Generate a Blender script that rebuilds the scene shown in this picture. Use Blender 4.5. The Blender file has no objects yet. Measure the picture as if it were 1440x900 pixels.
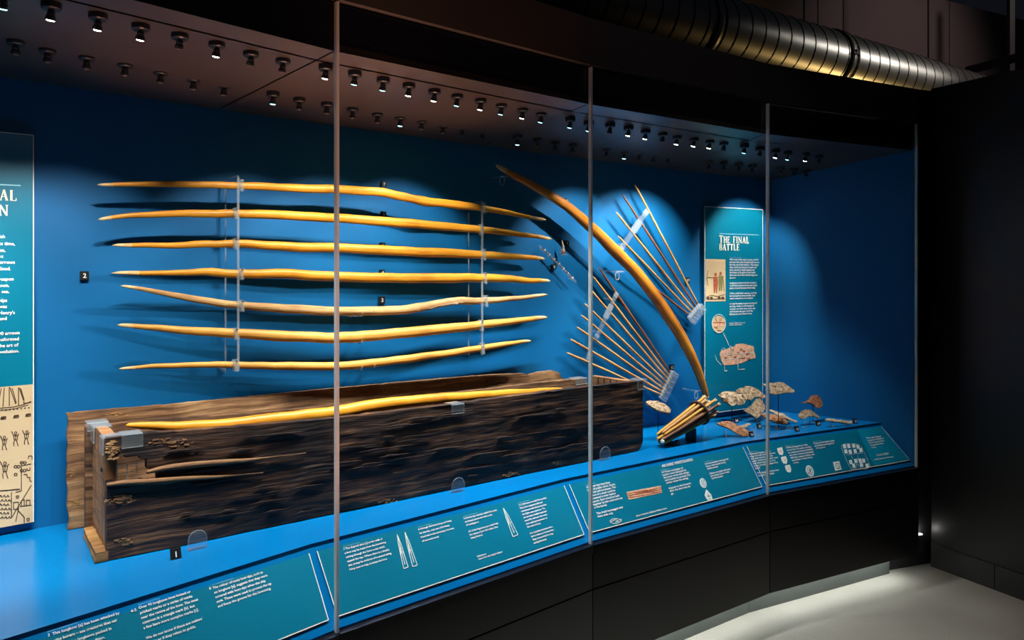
import bpy, bmesh, math, random
from mathutils import Vector, Matrix, noise
random.seed(7)
V = Vector
SC = bpy.context.scene
COL = SC.collection
# ------------------------------------------------------------------ camera, world, exposure
F, CX, HY, EYE = 1050.0, 720.0, 379.0, 1.6
cd = bpy.data.cameras.new('camera'); cam = bpy.data.objects.new('camera', cd); COL.objects.link(cam)
cam.location = (0, 0, EYE); cam.rotation_euler = (math.pi/2, 0, 0)
cd.sensor_width = 36; cd.lens = 36*F/1440; cd.shift_y = -(450-HY)/1440; cd.clip_start = .05
SC.camera = cam
w = bpy.data.worlds.new('gallery_dark'); SC.world = w; w.use_nodes = True
bg = w.node_tree.nodes['Background']; bg.inputs[0].default_value = (.32, .38, .55, 1); bg.inputs[1].default_value = .012
vs = SC.view_settings; vs.view_transform = 'Standard'; vs.look = 'None'; vs.gamma = 1; vs.use_curve_mapping = False
vs.exposure = 0.0
SPOT_W = 31.0      # one lit showcase spotlight
def lamp(name, kind, loc, energy, col, target=None, **kw):
    l = bpy.data.lights.new(name, kind); l.energy = energy; l.color = col
    for k, v in kw.items(): setattr(l, k, v)
    o = bpy.data.objects.new(name, l); COL.objects.link(o); o.location = loc
    if target is not None:
        o.rotation_euler = (V(target)-V(loc)).to_track_quat('-Z', 'Y').to_euler()
    return o
# unseen gallery spots, most added only to tint or brighten one surface
for p_, t_, e_ in (((-.362, 1.724, .05), (-.69, 2.028, 2.217), 210), ((.058, 2.105, .05), (-.235, 2.446, 2.217), 240)):
    lamp('added_ceiling_glow', 'SPOT', p_, e_, (1, .42, .22), t_, spot_size=.62, spot_blend=1, shadow_soft_size=.04)  # warm spots added at floor level to make the ceiling front glow
lamp('unseen_gallery_spot', 'SPOT', (5.4, 4.9, 3.85), 75, (1, .95, .86), (2.3, 5.1, 2.95), spot_size=.5, spot_blend=1, shadow_soft_size=.16)  # unseen spot added for the highlight band along the duct
lamp('unseen_gallery_spot', 'SPOT', (4.3, 5.6, 1.5), 55, (1, .66, .24), (2.4, 5.1, 2.85), spot_size=.75, spot_blend=1, shadow_soft_size=.14)  # low unseen spot added for the golden lower band of the duct
lamp('unseen_gallery_spot', 'SPOT', (4.6, 4.3, 4.4), 60, (1, .80, .76), (3.3, 6.35, 3.3), spot_size=1.1, spot_blend=1, shadow_soft_size=.14)  # added spot that lifts the dark far wall
lamp('unseen_gallery_spot', 'SPOT', (1.3, 2.0, 4.2), 75, (1, .84, .66), (2.20, 3.15, 0), spot_size=.42, spot_blend=1, shadow_soft_size=.10)
lamp('unseen_gallery_spot', 'SPOT', (-.6, -1.0, 3.9), 80, (1, .76, .70), (.72, 3.06, 2.47), spot_size=.26, spot_blend=1, shadow_soft_size=.10)  # added narrow spot, stands in for a pinkish reflection on the fascia

# ------------------------------------------------------------------ materials
def nodes(name):
    m = bpy.data.materials.new(name); m.use_nodes = True
    nt = m.node_tree; nt.nodes.clear()
    out = nt.nodes.new('ShaderNodeOutputMaterial')
    return m, nt, out
def plain(name, col, rough=.5, metal=0, var=.06, scale=6, bump=0, bscale=200, spec=.5, coat=0):
    m, nt, out = nodes(name); N, L = nt.nodes, nt.links
    p = N.new('ShaderNodeBsdfPrincipled')
    tc = N.new('ShaderNodeTexCoord'); nz = N.new('ShaderNodeTexNoise'); nz.inputs['Scale'].default_value = scale; nz.inputs['Detail'].default_value = 4
    L.new(tc.outputs['Object'], nz.inputs['Vector'])
    r = N.new('ShaderNodeValToRGB')
    r.color_ramp.elements[0].position = .3; r.color_ramp.elements[1].position = .7
    r.color_ramp.elements[0].color = [c*(1-var) for c in col]+[1]
    r.color_ramp.elements[1].color = [min(1, c*(1+var)) for c in col]+[1]
    L.new(nz.outputs['Fac'], r.inputs['Fac']); L.new(r.outputs['Color'], p.inputs['Base Color'])
    p.inputs['Roughness'].default_value = rough; p.inputs['Metallic'].default_value = metal
    p.inputs['Specular IOR Level'].default_value = spec; p.inputs['Coat Weight'].default_value = coat
    if bump:
        n2 = N.new('ShaderNodeTexNoise'); n2.inputs['Scale'].default_value = bscale; n2.inputs['Detail'].default_value = 3
        L.new(tc.outputs['Object'], n2.inputs['Vector'])
        b = N.new('ShaderNodeBump'); b.inputs['Strength'].default_value = bump; b.inputs['Distance'].default_value = .002
        L.new(n2.outputs['Fac'], b.inputs['Height']); L.new(b.outputs['Normal'], p.inputs['Normal'])
    L.new(p.outputs[0], out.inputs[0]); return m
def grain(name, cols, along=3, across=60, rough=.5, bump=.4, dist=.002, knots=0, coat=0):
    """wood: noise stretched along u of the UV map"""
    m, nt, out = nodes(name); N, L = nt.nodes, nt.links
    p = N.new('ShaderNodeBsdfPrincipled'); p.inputs['Roughness'].default_value = rough; p.inputs['Coat Weight'].default_value = coat
    p.inputs['Specular IOR Level'].default_value = .35
    uv = N.new('ShaderNodeUVMap'); mp = N.new('ShaderNodeMapping'); mp.inputs['Scale'].default_value = (along, across, 1)
    warp = N.new('ShaderNodeTexNoise'); warp.inputs['Scale'].default_value = 5; warp.inputs['Detail'].default_value = 2
    L.new(uv.outputs[0], warp.inputs['Vector'])
    mx = N.new('ShaderNodeVectorMath'); mx.operation = 'MULTIPLY_ADD'; mx.inputs[1].default_value = (.03, .016*(1+knots), 0)
    L.new(warp.outputs['Color'], mx.inputs[0]); L.new(uv.outputs[0], mx.inputs[2]); L.new(mx.outputs[0], mp.inputs['Vector'])
    nz = N.new('ShaderNodeTexNoise'); nz.inputs['Scale'].default_value = 1; nz.inputs['Detail'].default_value = 8; nz.inputs['Roughness'].default_value = .65
    L.new(mp.outputs[0], nz.inputs['Vector'])
    big = N.new('ShaderNodeTexNoise'); big.inputs['Scale'].default_value = 6; big.inputs['Detail'].default_value = 3
    L.new(uv.outputs[0], big.inputs['Vector'])
    add = N.new('ShaderNodeMath'); add.operation = 'MULTIPLY_ADD'; add.inputs[1].default_value = .6; 
    L.new(big.outputs['Fac'], add.inputs[0]); L.new(nz.outputs['Fac'], add.inputs[2])
    sub = N.new('ShaderNodeMath'); sub.operation = 'SUBTRACT'; sub.inputs[1].default_value = .3; L.new(add.outputs[0], sub.inputs[0])
    r = N.new('ShaderNodeValToRGB'); e = r.color_ramp.elements
    e[0].position = .28; e[0].color = list(cols[0])+[1]; e[1].position = .72; e[1].color = list(cols[-1])+[1]
    for k, c in enumerate(cols[1:-1]):
        q = e.new(.28+.44*(k+1)/(len(cols)-1)); q.color = list(c)+[1]
    L.new(sub.outputs[0], r.inputs['Fac']); L.new(r.outputs['Color'], p.inputs['Base Color'])
    b = N.new('ShaderNodeBump'); b.inputs['Strength'].default_value = bump; b.inputs['Distance'].default_value = dist
    L.new(nz.outputs['Fac'], b.inputs['Height']); L.new(b.outputs['Normal'], p.inputs['Normal'])
    L.new(p.outputs[0], out.inputs[0]); return m
def patchy(name, c1, c2, scale, rough=.75):
    m, nt, out = nodes(name); N, L = nt.nodes, nt.links
    p = N.new('ShaderNodeBsdfPrincipled'); p.inputs['Roughness'].default_value = rough; p.inputs['Specular IOR Level'].default_value = .25
    tc = N.new('ShaderNodeTexCoord'); nz = N.new('ShaderNodeTexNoise'); nz.inputs['Scale'].default_value = scale; nz.inputs['Detail'].default_value = 6; nz.inputs['Distortion'].default_value = .6
    L.new(tc.outputs['Object'], nz.inputs['Vector'])
    r = N.new('ShaderNodeValToRGB'); e = r.color_ramp.elements; e[0].position = .36; e[0].color = list(c2)+[1]; e[1].position = .60; e[1].color = list(c1)+[1]
    L.new(nz.outputs['Fac'], r.inputs['Fac']); L.new(r.outputs['Color'], p.inputs['Base Color'])
    b = N.new('ShaderNodeBump'); b.inputs['Strength'].default_value = .9; b.inputs['Distance'].default_value = .004
    L.new(nz.outputs['Fac'], b.inputs['Height']); L.new(b.outputs['Normal'], p.inputs['Normal'])
    L.new(p.outputs[0], out.inputs[0]); return m
def clear(name, tint, milk=.0, milkcol=(.9, .95, 1), rough=.02, ior=1.45):
    """clear sheet: fresnel reflection over straight-through transmission, a little haze"""
    m, nt, out = nodes(name); N, L = nt.nodes, nt.links
    t = N.new('ShaderNodeBsdfTransparent'); t.inputs[0].default_value = list(tint)+[1]
    g = N.new('ShaderNodeBsdfGlossy'); g.inputs['Roughness'].default_value = rough
    d = N.new('ShaderNodeBsdfTranslucent'); d.inputs[0].default_value = list(milkcol)+[1]
    d2 = N.new('ShaderNodeBsdfDiffuse'); d2.inputs[0].default_value = list(milkcol)+[1]
    nz = N.new('ShaderNodeTexNoise'); nz.inputs['Scale'].default_value = 3
    dd = N.new('ShaderNodeMixShader'); dd.inputs[0].default_value = .6; L.new(d.outputs[0], dd.inputs[1]); L.new(d2.outputs[0], dd.inputs[2])
    m1 = N.new('ShaderNodeMixShader'); m1.inputs[0].default_value = milk; L.new(t.outputs[0], m1.inputs[1]); L.new(dd.outputs[0], m1.inputs[2])
    fr = N.new('ShaderNodeFresnel'); fr.inputs[0].default_value = ior
    geo = N.new('ShaderNodeNewGeometry')
    back = N.new('ShaderNodeMath'); back.operation = 'SUBTRACT'; back.inputs[0].default_value = 1; L.new(geo.outputs['Backfacing'], back.inputs[1])
    fm = N.new('ShaderNodeMath'); fm.operation = 'MULTIPLY'; L.new(fr.outputs[0], fm.inputs[0]); L.new(back.outputs[0], fm.inputs[1])
    m2 = N.new('ShaderNodeMixShader'); L.new(fm.outputs[0], m2.inputs[0]); L.new(m1.outputs[0], m2.inputs[1]); L.new(g.outputs[0], m2.inputs[2])
    L.new(m2.outputs[0], out.inputs[0]); return m
def glow(name, col, strength):
    m, nt, out = nodes(name); e = nt.nodes.new('ShaderNodeEmission'); e.inputs[0].default_value = list(col)+[1]; e.inputs[1].default_value = strength
    nt.links.new(e.outputs[0], out.inputs[0]); return m

M = {
 'blue': plain('blue_painted_panel', (.0004, .110, .30), .55, var=.05, scale=2, bump=.05, spec=.25),
 'blue_deck': plain('blue_satin_deck', (.0004, .150, .41), .22, var=.04, scale=3, spec=.35),
 'ceil': plain('dark_satin_ceiling', (.062, .052, .050), .34, var=.06, scale=3),
 'black': plain('black_lacquer', (.006, .006, .010), .28, var=.1, scale=4),
 'blackmatt': plain('black_matt', (.006, .006, .008), .6, var=.1),
 'fascia': plain('dark_fascia', (.032, .030, .034), .55, var=.08, scale=3),
 'base': plain('black_base_panel', (.0055, .006, .0095), .33, var=.12, scale=3),
 'toe': plain('grey_toe_kick', (.085, .095, .09), .5, var=.08),
 'glass': clear('showcase_glass', (.985, .995, .995), .0, rough=.0),
 'glassedge': clear('polished_glass_edge', (.6, .66, .68), .8, (.85, .88, .88), .1),
 'acrylic': clear('clear_acrylic', (.90, .95, .97), .07, (.95, .97, 1), .05),
 'acrylic2': clear('frosted_acrylic', (.86, .92, .95), .17, (.95, .97, 1), .12),
 'teal': plain('teal_print', (.001, .165, .275), .30, var=.05, scale=2),
 'teal2': plain('light_teal_print', (.001, .26, .41), .30, var=.04, scale=2),
 'text': plain('white_ink', (.78, .80, .77), .5, var=.02),
 'textcyan': plain('pale_cyan_ink', (.25, .62, .75), .5, var=.02),
 'heading': plain('cream_ink', (.86, .80, .62), .5, var=.02),
 'cream': plain('cream_print', (.62, .46, .27), .5, var=.10, scale=5),
 'sepia': plain('sepia_ink', (.07, .035, .015), .6, var=.2),
 'peach': plain('peach_print', (.78, .42, .26), .5, var=.25, scale=60),
 'red': plain('russet_ink', (.40, .10, .05), .5, var=.2, scale=60),
 'green': plain('olive_ink', (.22, .20, .07), .5, var=.2, scale=60),
 'label': plain('black_label', (.008, .008, .009), .4, var=.1),
 'bow_a': grain('yew_bow_golden', [(.36, .11, .006), (.62, .25, .016), (.74, .34, .028)], 2.5, 120, .42, .25, .0008),
 'bow_b': grain('yew_bow_pale', [(.34, .13, .020), (.58, .27, .045), (.70, .38, .08)], 2.5, 120, .5, .3, .001),
 'bow_c': grain('yew_bow_worn', [(.22, .10, .035), (.46, .25, .09), (.62, .40, .18)], 4, 140, .65, .9, .002),
 'bow_d': grain('yew_bow_two_tone', [(.17, .05, .012), (.44, .15, .018), (.68, .30, .03)], 2, 150, .4, .25, .0008),
 'tip': grain('pale_bow_tip', [(.50, .33, .14), (.68, .50, .27)], 6, 90, .55, .2, .0006),
 'arrow': grain('arrow_shaft', [(.28, .12, .035), (.55, .29, .10), (.68, .42, .17)], 6, 80, .5, .3, .0006),
 'arrow_dark': grain('dark_arrow_shaft', [(.10, .035, .02), (.22, .08, .04), (.30, .12, .06)], 6, 80, .55, .3, .0006),
 'arrow_gold': grain('golden_arrow_shaft', [(.34, .14, .02), (.62, .33, .05), (.75, .48, .11)], 6, 80, .45, .3, .0006),
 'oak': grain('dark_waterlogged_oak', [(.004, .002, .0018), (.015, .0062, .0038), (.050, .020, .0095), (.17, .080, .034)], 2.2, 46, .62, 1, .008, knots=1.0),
 'oak_brown': grain('brown_waterlogged_oak', [(.045, .020, .009), (.15, .070, .030), (.27, .14, .062), (.42, .25, .12)], 3.0, 42, .72, 1, .006, knots=1),  # paler brown than the front board's oak
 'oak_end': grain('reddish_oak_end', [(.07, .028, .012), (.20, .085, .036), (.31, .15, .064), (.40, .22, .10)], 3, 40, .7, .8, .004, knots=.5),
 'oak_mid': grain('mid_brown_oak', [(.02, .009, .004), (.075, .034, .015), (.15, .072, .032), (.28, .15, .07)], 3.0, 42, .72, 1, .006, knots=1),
 'oak_stub': grain('ochre_broken_oak', [(.10, .045, .015), (.30, .15, .05), (.45, .26, .10)], 6, 60, .8, 1, .006, knots=1),
 'rot': plain('crumbly_ochre_wood', (.34, .17, .05), .85, var=.45, scale=45, bump=1, bscale=90),
 'leather': patchy('brown_leather', (.36, .14, .07), (.14, .05, .026), 60),
 'leather_o': patchy('orange_leather', (.52, .24, .12), (.20, .075, .032), 60),
 'leather_g': patchy('grey_tan_leather', (.44, .32, .20), (.17, .10, .055), 75),
 'leather_d': plain('dark_leather', (.07, .035, .022), .7, var=.35, scale=50, bump=.8, bscale=160),
 'pitted': patchy('pitted_pale_stone', (.42, .31, .20), (.12, .075, .045), 110),
 'patchy': patchy('cream_and_brown_leather', (.60, .46, .30), (.13, .055, .025), 38),
 'bone': plain('pale_bone', (.46, .35, .23), .6, var=.3, scale=70, bump=.6),
 'metal': plain('dark_stand_metal', (.03, .03, .035), .4, metal=.8),
 'galv': plain('galvanised_steel', (.45, .44, .42), .36, metal=.9, var=.12, scale=9),
 'galvdark': plain('dark_duct_seam', (.03, .03, .03), .6, metal=.5),
 'wallp': plain('brown_grey_wall', (.15, .115, .115), .8, var=.06, scale=2),
 'rwall': plain('charcoal_wall', (.022, .022, .025), .42, var=.1, scale=2, bump=.1),
 'skirt': plain('charcoal_skirting', (.030, .030, .031), .4, var=.1),
 'fixture': plain('anthracite_fixture', (.010, .014, .022), .42, var=.1),
 'chrome': plain('fixture_reflector', (.55, .55, .55), .2, metal=1),
 'lens_off': plain('unlit_lens', (.25, .22, .20), .15),
 'lens_on': glow('warm_white_lens', (1, .95, .82), 26),
 'lens_cyan': glow('cool_white_lens', (.35, .85, 1), 5),
 'led': glow('led_strip', (.93, 1, .95), 2),
 'lampglow': glow('wall_uplight_lens', (1, .97, .86), 1.6),
 'feather': plain('pale_paper_tag', (.80, .78, .74), .7),
}
def floor_mat():
    m, nt, out = nodes('beige_grey_floor'); N, L = nt.nodes, nt.links
    p = N.new('ShaderNodeBsdfPrincipled'); p.inputs['Roughness'].default_value = .75
    tc = N.new('ShaderNodeTexCoord')
    a = N.new('ShaderNodeTexNoise'); a.inputs['Scale'].default_value = 1.6; a.inputs['Detail'].default_value = 4
    b = N.new('ShaderNodeTexNoise'); b.inputs['Scale'].default_value = 130; b.inputs['Detail'].default_value = 4
    L.new(tc.outputs['Object'], a.inputs['Vector']); L.new(tc.outputs['Object'], b.inputs['Vector'])
    mx = N.new('ShaderNodeMath'); mx.operation = 'MULTIPLY_ADD'; mx.inputs[1].default_value = .5; L.new(b.outputs['Fac'], mx.inputs[0]); L.new(a.outputs['Fac'], mx.inputs[2])
    r = N.new('ShaderNodeValToRGB'); r.color_ramp.elements[0].position = .45; r.color_ramp.elements[1].position = 1
    r.color_ramp.elements[0].color = (.30, .28, .245, 1); r.color_ramp.elements[1].color = (.44, .41, .36, 1)
    L.new(mx.outputs[0], r.inputs[0]); L.new(r.outputs[0], p.inputs['Base Color'])
    bp = N.new('ShaderNodeBump'); bp.inputs['Strength'].default_value = .35; bp.inputs['Distance'].default_value = .003
    L.new(b.outputs['Fac'], bp.inputs['Height']); L.new(bp.outputs[0], p.inputs['Normal'])
    L.new(p.outputs[0], out.inputs[0]); return m
M['floor'] = floor_mat()

# ------------------------------------------------------------------ object helpers
def tag(o, label=None, cat=None, group=None, kind=None):
    if label: o['label'] = label
    if cat: o['category'] = cat
    if group: o['group'] = group
    if kind: o['kind'] = kind
    return o
def thing(name, loc, label, cat, group=None):
    o = bpy.data.objects.new(name, None); o.empty_display_size = .05; COL.objects.link(o); o.location = loc
    return tag(o, label, cat, group)
def rootloc(o):
    l = V((0, 0, 0))
    while o is not None: l += o.location; o = o.parent
    return l
def mesh(name, vs_, fs, mat, parent=None, origin=None, uvs=None, smooth=False, kind=None):
    """vertices in world space; the mesh hangs under parent or gets its own origin"""
    org = rootloc(parent) if parent else V(origin if origin is not None else (0, 0, 0))
    me = bpy.data.meshes.new(name)
    me.from_pydata([tuple(V(v)-org) for v in vs_], [], fs); me.validate()
    if uvs and len(me.vertices) == len(vs_):
        ul = me.uv_layers.new(name='UVMap')
        for lp in me.loops: ul.data[lp.index].uv = uvs[lp.vertex_index]
    for p in me.polygons: p.use_smooth = smooth
    bm = bmesh.new(); bm.from_mesh(me); bmesh.ops.recalc_face_normals(bm, faces=bm.faces); bm.to_mesh(me); bm.free()
    me.materials.append(M[mat] if isinstance(mat, str) else mat)
    o = bpy.data.objects.new(name, me); COL.objects.link(o)
    if parent: o.parent = parent
    else: o.location = org
    if kind: o['kind'] = kind
    return o
class MB:
    """collects shapes (world space) into one mesh"""
    def __init__(s): s.v = []; s.f = []; s.uv = []
    def add(s, vs_, fs, uv=None):
        n = len(s.v); s.v += [V(v) for v in vs_]; s.f += [tuple(i+n for i in f) for f in fs]
        s.uv += uv if uv else [(v[0], v[1]) for v in vs_]
        return s
    def prism(s, poly, d):
        """closed prism: polygon points + extrusion vector"""
        n = len(poly); d = V(d); p = [V(q) for q in poly]
        vs_ = p+[q+d for q in p]
        fs = [tuple(range(n)), tuple(range(2*n-1, n-1, -1))]+[(i, (i+1) % n, n+(i+1) % n, n+i) for i in range(n)]
        return s.add(vs_, fs)
    def box(s, c, ax, ay, az):
        """centre and three half-axis vectors"""
        c, ax, ay, az = V(c), V(ax), V(ay), V(az)
        return s.prism([c-ax-ay-az, c+ax-ay-az, c+ax+ay-az, c-ax+ay-az], az*2)
    def tube(s, pts, rad, n=10, flat=1.0, up=None, cap=True, closed=False):
        pts = [V(p) for p in pts]; m = len(pts)
        rads = rad if isinstance(rad, (list, tuple)) else [rad]*m
        vs_, fs, uv = [], [], []; L = 0; u0 = None
        for i, p in enumerate(pts):
            if closed: t = (pts[(i+1) % m]-pts[i-1]).normalized()
            else: t = (pts[min(i+1, m-1)]-pts[max(i-1, 0)]).normalized()
            if i: L += (p-pts[i-1]).length
            if u0 is None:
                a = V(up) if up else (V((0, 0, 1)) if abs(t.z) < .9 else V((1, 0, 0)))
            else: a = u0
            b = t.cross(a).normalized(); a = b.cross(t).normalized(); u0 = a
            for k in range(n):
                an = 2*math.pi*k/n
                vs_.append(p+(a*math.cos(an)+b*math.sin(an)*flat)*rads[i]); uv.append((L, k/n*.1 if k <= n/2 else (n-k)/n*.1))
        for i in range(m if closed else m-1):
            j = (i+1) % m
            for k in range(n): fs.append((i*n+k, i*n+(k+1) % n, j*n+(k+1) % n, j*n+k))
        if cap and not closed: fs += [tuple(range(n-1, -1, -1)), tuple(range((m-1)*n, m*n))]
        return s.add(vs_, fs, uv)
    def lathe(s, c, axis, prof, n=16):
        """prof: list of (radius, height along axis)"""
        c, ax = V(c), V(axis).normalized(); a = ax.orthogonal().normalized(); b = ax.cross(a)
        vs_, fs = [], []
        for r, h in prof:
            for k in range(n):
                an = 2*math.pi*k/n; vs_.append(c+ax*h+(a*math.cos(an)+b*math.sin(an))*r)
        m = len(prof)
        for i in range(m-1):
            for k in range(n): fs.append((i*n+k, i*n+(k+1) % n, (i+1)*n+(k+1) % n, (i+1)*n+k))
        fs += [tuple(range(n-1, -1, -1)), tuple(range((m-1)*n, m*n))]
        return s.add(vs_, fs)
    def build(s, name, mat, parent=None, origin=None, smooth=False, kind=None):
        return mesh(name, s.v, s.f, mat, parent, origin, s.uv, smooth, kind)
def spline(pts, n):
    """Catmull-Rom through points (any dimension tuples)"""
    P = [pts[0]]+list(pts)+[pts[-1]]; out = []; m = len(pts)-1
    for q in range(n+1):
        t = q/n*m; i = min(int(t), m-1); t -= i
        a, b, c, d = P[i], P[i+1], P[i+2], P[i+3]
        out.append(tuple(.5*((2*b[k])+(-a[k]+c[k])*t+(2*a[k]-5*b[k]+4*c[k]-d[k])*t*t+(-a[k]+3*b[k]-3*c[k]+d[k])*t**3) for k in range(len(b))))
    return out
# ------------------------------------------------------------------ surveying: photo pixel -> point on a real surface
def ray(x, y): return V(((x-CX)/F, 1, -(y-HY)/F))
def at(x, y, Y): return V((0, 0, EYE))+ray(x, y)*Y
def on_z(x, y, z):
    r = ray(x, y); return V((0, 0, EYE))+r*((z-EYE)/r.z)
def on_plane(x, y, p, n):
    r = ray(x, y); o = V((0, 0, EYE)); return o+r*((V(p)-o).dot(V(n))/r.dot(V(n)))

# ------------------------------------------------------------------ showcase layout (plan)
G = [V((-1.815, .470)), V((-1.198, 1.322)), V((-.489, 2.096)), V((.2956, 2.771)), V((1.1625, 3.381)), V((2.092, 3.854))]
K = V((1.489, 4.285))                                  # inner back corner at the far end
NF = len(G)-1
def fdir(i): return (G[i+1]-G[i]).normalized()
def fnor(i): d = fdir(i); return V((-d.y, d.x))         # into the case
EDIR = (K-G[-1]).normalized()
def off(i, t):
    """glass-line vertex i set back by t into the case (mitred)"""
    if i == 0: return G[0]+fnor(0)*t
    if i == NF: return G[NF]+EDIR*(t/EDIR.dot(fnor(NF-1)))
    a, b = fnor(i-1), fnor(i); m = (a+b).normalized(); return G[i]+m*(t/m.dot(a))
def v3(p, z): return V((p.x, p.y, z))
DECK, GLZ0, GLZ1, FASZ, CEILF, BASEZ, JOINTZ = .79, .580, 2.352, 2.53, 2.217, .136, .414
# back wall: shallow arc
W0, W1 = V((-1.575, 2.265)), K
def wall(s):
    c = W1-W0; n = V((-c.y, c.x)).normalized(); return W0+c*s+n*(.085*4*s*(1-s))
def wallz(s): return EYE+.588+(.512-.588)*max(-.2, min(s, 1))
def wall_hit(x):
    """arc parameter where the picture column x meets the back wall"""
    lo, hi = -.4, 1.0
    for _ in range(50):
        m = (lo+hi)/2; p = wall(m)
        if p.y > .05 and p.x/p.y*F+CX < x: lo = m
        elif p.y <= .05: lo = m
        else: hi = m
    return (lo+hi)/2
def wall_frame(x0, x1, stand):
    """vertical plane along the wall chord between two columns, standing off by stand"""
    a, b = wall(wall_hit(x0)), wall(wall_hit(x1)); d = (b-a).normalized(); n = V((d.y, -d.x))
    p = a+n*stand
    return v3(p, 0), V((d.x, d.y, 0)), V((n.x, n.y, 0))

# ------------------------------------------------------------------ setting
mesh('floor', [(-7, -5, 0), (9, -5, 0), (9, 11, 0), (-7, 11, 0), (-7, -5, -.1), (9, -5, -.1), (9, 11, -.1), (-7, 11, -.1)],
     [(0, 1, 2, 3), (7, 6, 5, 4), (0, 4, 5, 1), (1, 5, 6, 2), (2, 6, 7, 3), (3, 7, 4, 0)], 'floor', kind='structure')
RD = V((fnor(NF-1).x*-1, fnor(NF-1).y*-1)); RN = V((fdir(NF-1).x, fdir(NF-1).y))
R0 = V((2.264, 4.03)); R1 = R0+RD*4.6
def quadwall(name, a, b, n, th, z0, z1, mat, parent=None, kind=None):
    return MB().prism([v3(a, z0), v3(b, z0), v3(b+n*th, z0), v3(a+n*th, z0)], (0, 0, z1-z0)).build(name, mat, parent, kind=kind)
rw = quadwall('wall_right', R0, R1, RN, .35, 0, 2.575, 'rwall', kind='structure')
# narrow reveal between the showcase and the wall
S0 = G[-1]+EDIR*.14+V((EDIR.y, -EDIR.x))*.045; S1 = R0+RN*.10+RD*-.02
quadwall('wall_reveal', S0, S1, (S1-S0).normalized().orthogonal()*-1 if False else V((-(S1-S0).normalized().y, (S1-S0).normalized().x)), .08, 0, 2.575, 'rwall', kind='structure')
# skirting boards with joints
bb = bpy.data.objects.new('baseboard_right', None); COL.objects.link(bb); bb['kind'] = 'structure'
s = 0.0
for ln in (.335, 1.2, 1.2, 1.2):
    quadwall('skirting_board', R0+RD*(s+.002), R0+RD*(s+ln-.002), -RN, .008, 0, .125, 'skirt', bb); s += ln
# far gallery wall with panels
FD = V((math.cos(math.radians(26.5)), math.sin(math.radians(26.5)))); FN = V((-FD.y, FD.x)); F0 = V((3.857, 6.65))
fw = bpy.data.objects.new('wall_back', None); COL.objects.link(fw); fw['kind'] = 'structure'
def far_s(px):   # distance along far wall for a picture column
    k = (px-CX)/F; return (k*F0.y-F0.x)/(FD.x-k*FD.y)
cuts = [-6.5, -4.6, far_s(1000), far_s(1150), far_s(1186), far_s(1335), far_s(1335)+1.6, far_s(1335)+3.2]
for a, b in zip(cuts[:-1], cuts[1:]):
    quadwall('wall_panel', F0+FD*(a+.006), F0+FD*(b-.006), FN, .04, 0, 4.0, 'wallp', fw)
quadwall('wall_backing', F0+FD*cuts[0]+FN*.04, F0+FD*cuts[-1]+FN*.04, FN, .1, 0, 4.0, 'blackmatt', fw)
p = at(1404, 88, 6.0)
MB().box(p, (.02, .01, 0), (-.1, .25, 0), (0, 0, .03)).box(p+V((.10, .0, .25)), (.02, 0, 0), (0, .02, 0), (0, 0, .5)).build('trim_1', 'blackmatt', kind='structure')

# ------------------------------------------------------------------ the showcase
case = thing('display_case', (0.4, 3.2, 0), 'long faceted museum showcase with blue interior and black base behind glass', 'display case')
# back panel
n = 60; vs_, fs = [], []
for i in range(n+1):
    q = -.30+1.30*i/n; p = wall(q); c = W1-W0; nn = V((-c.y, c.x)).normalized()
    for pp, z in ((p, DECK-.03), (p, wallz(q)+.02), (p+nn*.04, DECK-.03), (p+nn*.04, wallz(q)+.02)): vs_.append(v3(pp, z))
for i in range(n):
    a, b = i*4, i*4+4
    fs += [(a, b, b+1, a+1), (a+2, a+3, b+3, b+2), (a, a+2, b+2, b), (a+1, b+1, b+3, a+3)]
fs += [(0, 1, 3, 2), (n*4, n*4+2, n*4+3, n*4+1)]
mesh('back_panel', vs_, fs, 'blue', case, smooth=False)
# far end panel
EN = V((EDIR.y, -EDIR.x)); EN = EN if EN.x > 0 else -EN
ep = quadwall('end_panel', G[-1]+EDIR*.015, K+EDIR*.02, EN, .03, GLZ0, CEILF+.05, 'blue', case)
# left end panel, beyond the picture
quadwall('end_panel', off(0, .0), wall(-.30), V((-fdir(0).x, -fdir(0).y)), .03, GLZ0, CEILF+.1, 'blue', case)
DF = .150      # deck front edge behind the glass
def ring_pts(t, z): return [v3(off(i, t), z) for i in range(NF+1)]
# deck
front = ring_pts(DF, DECK); back = [v3(wall(-.30+1.30*i/40), DECK) for i in range(41)]
poly = front+list(reversed(back))
MB().prism(poly, (0, 0, -.022)).build('deck', 'blue_deck', case)
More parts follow.
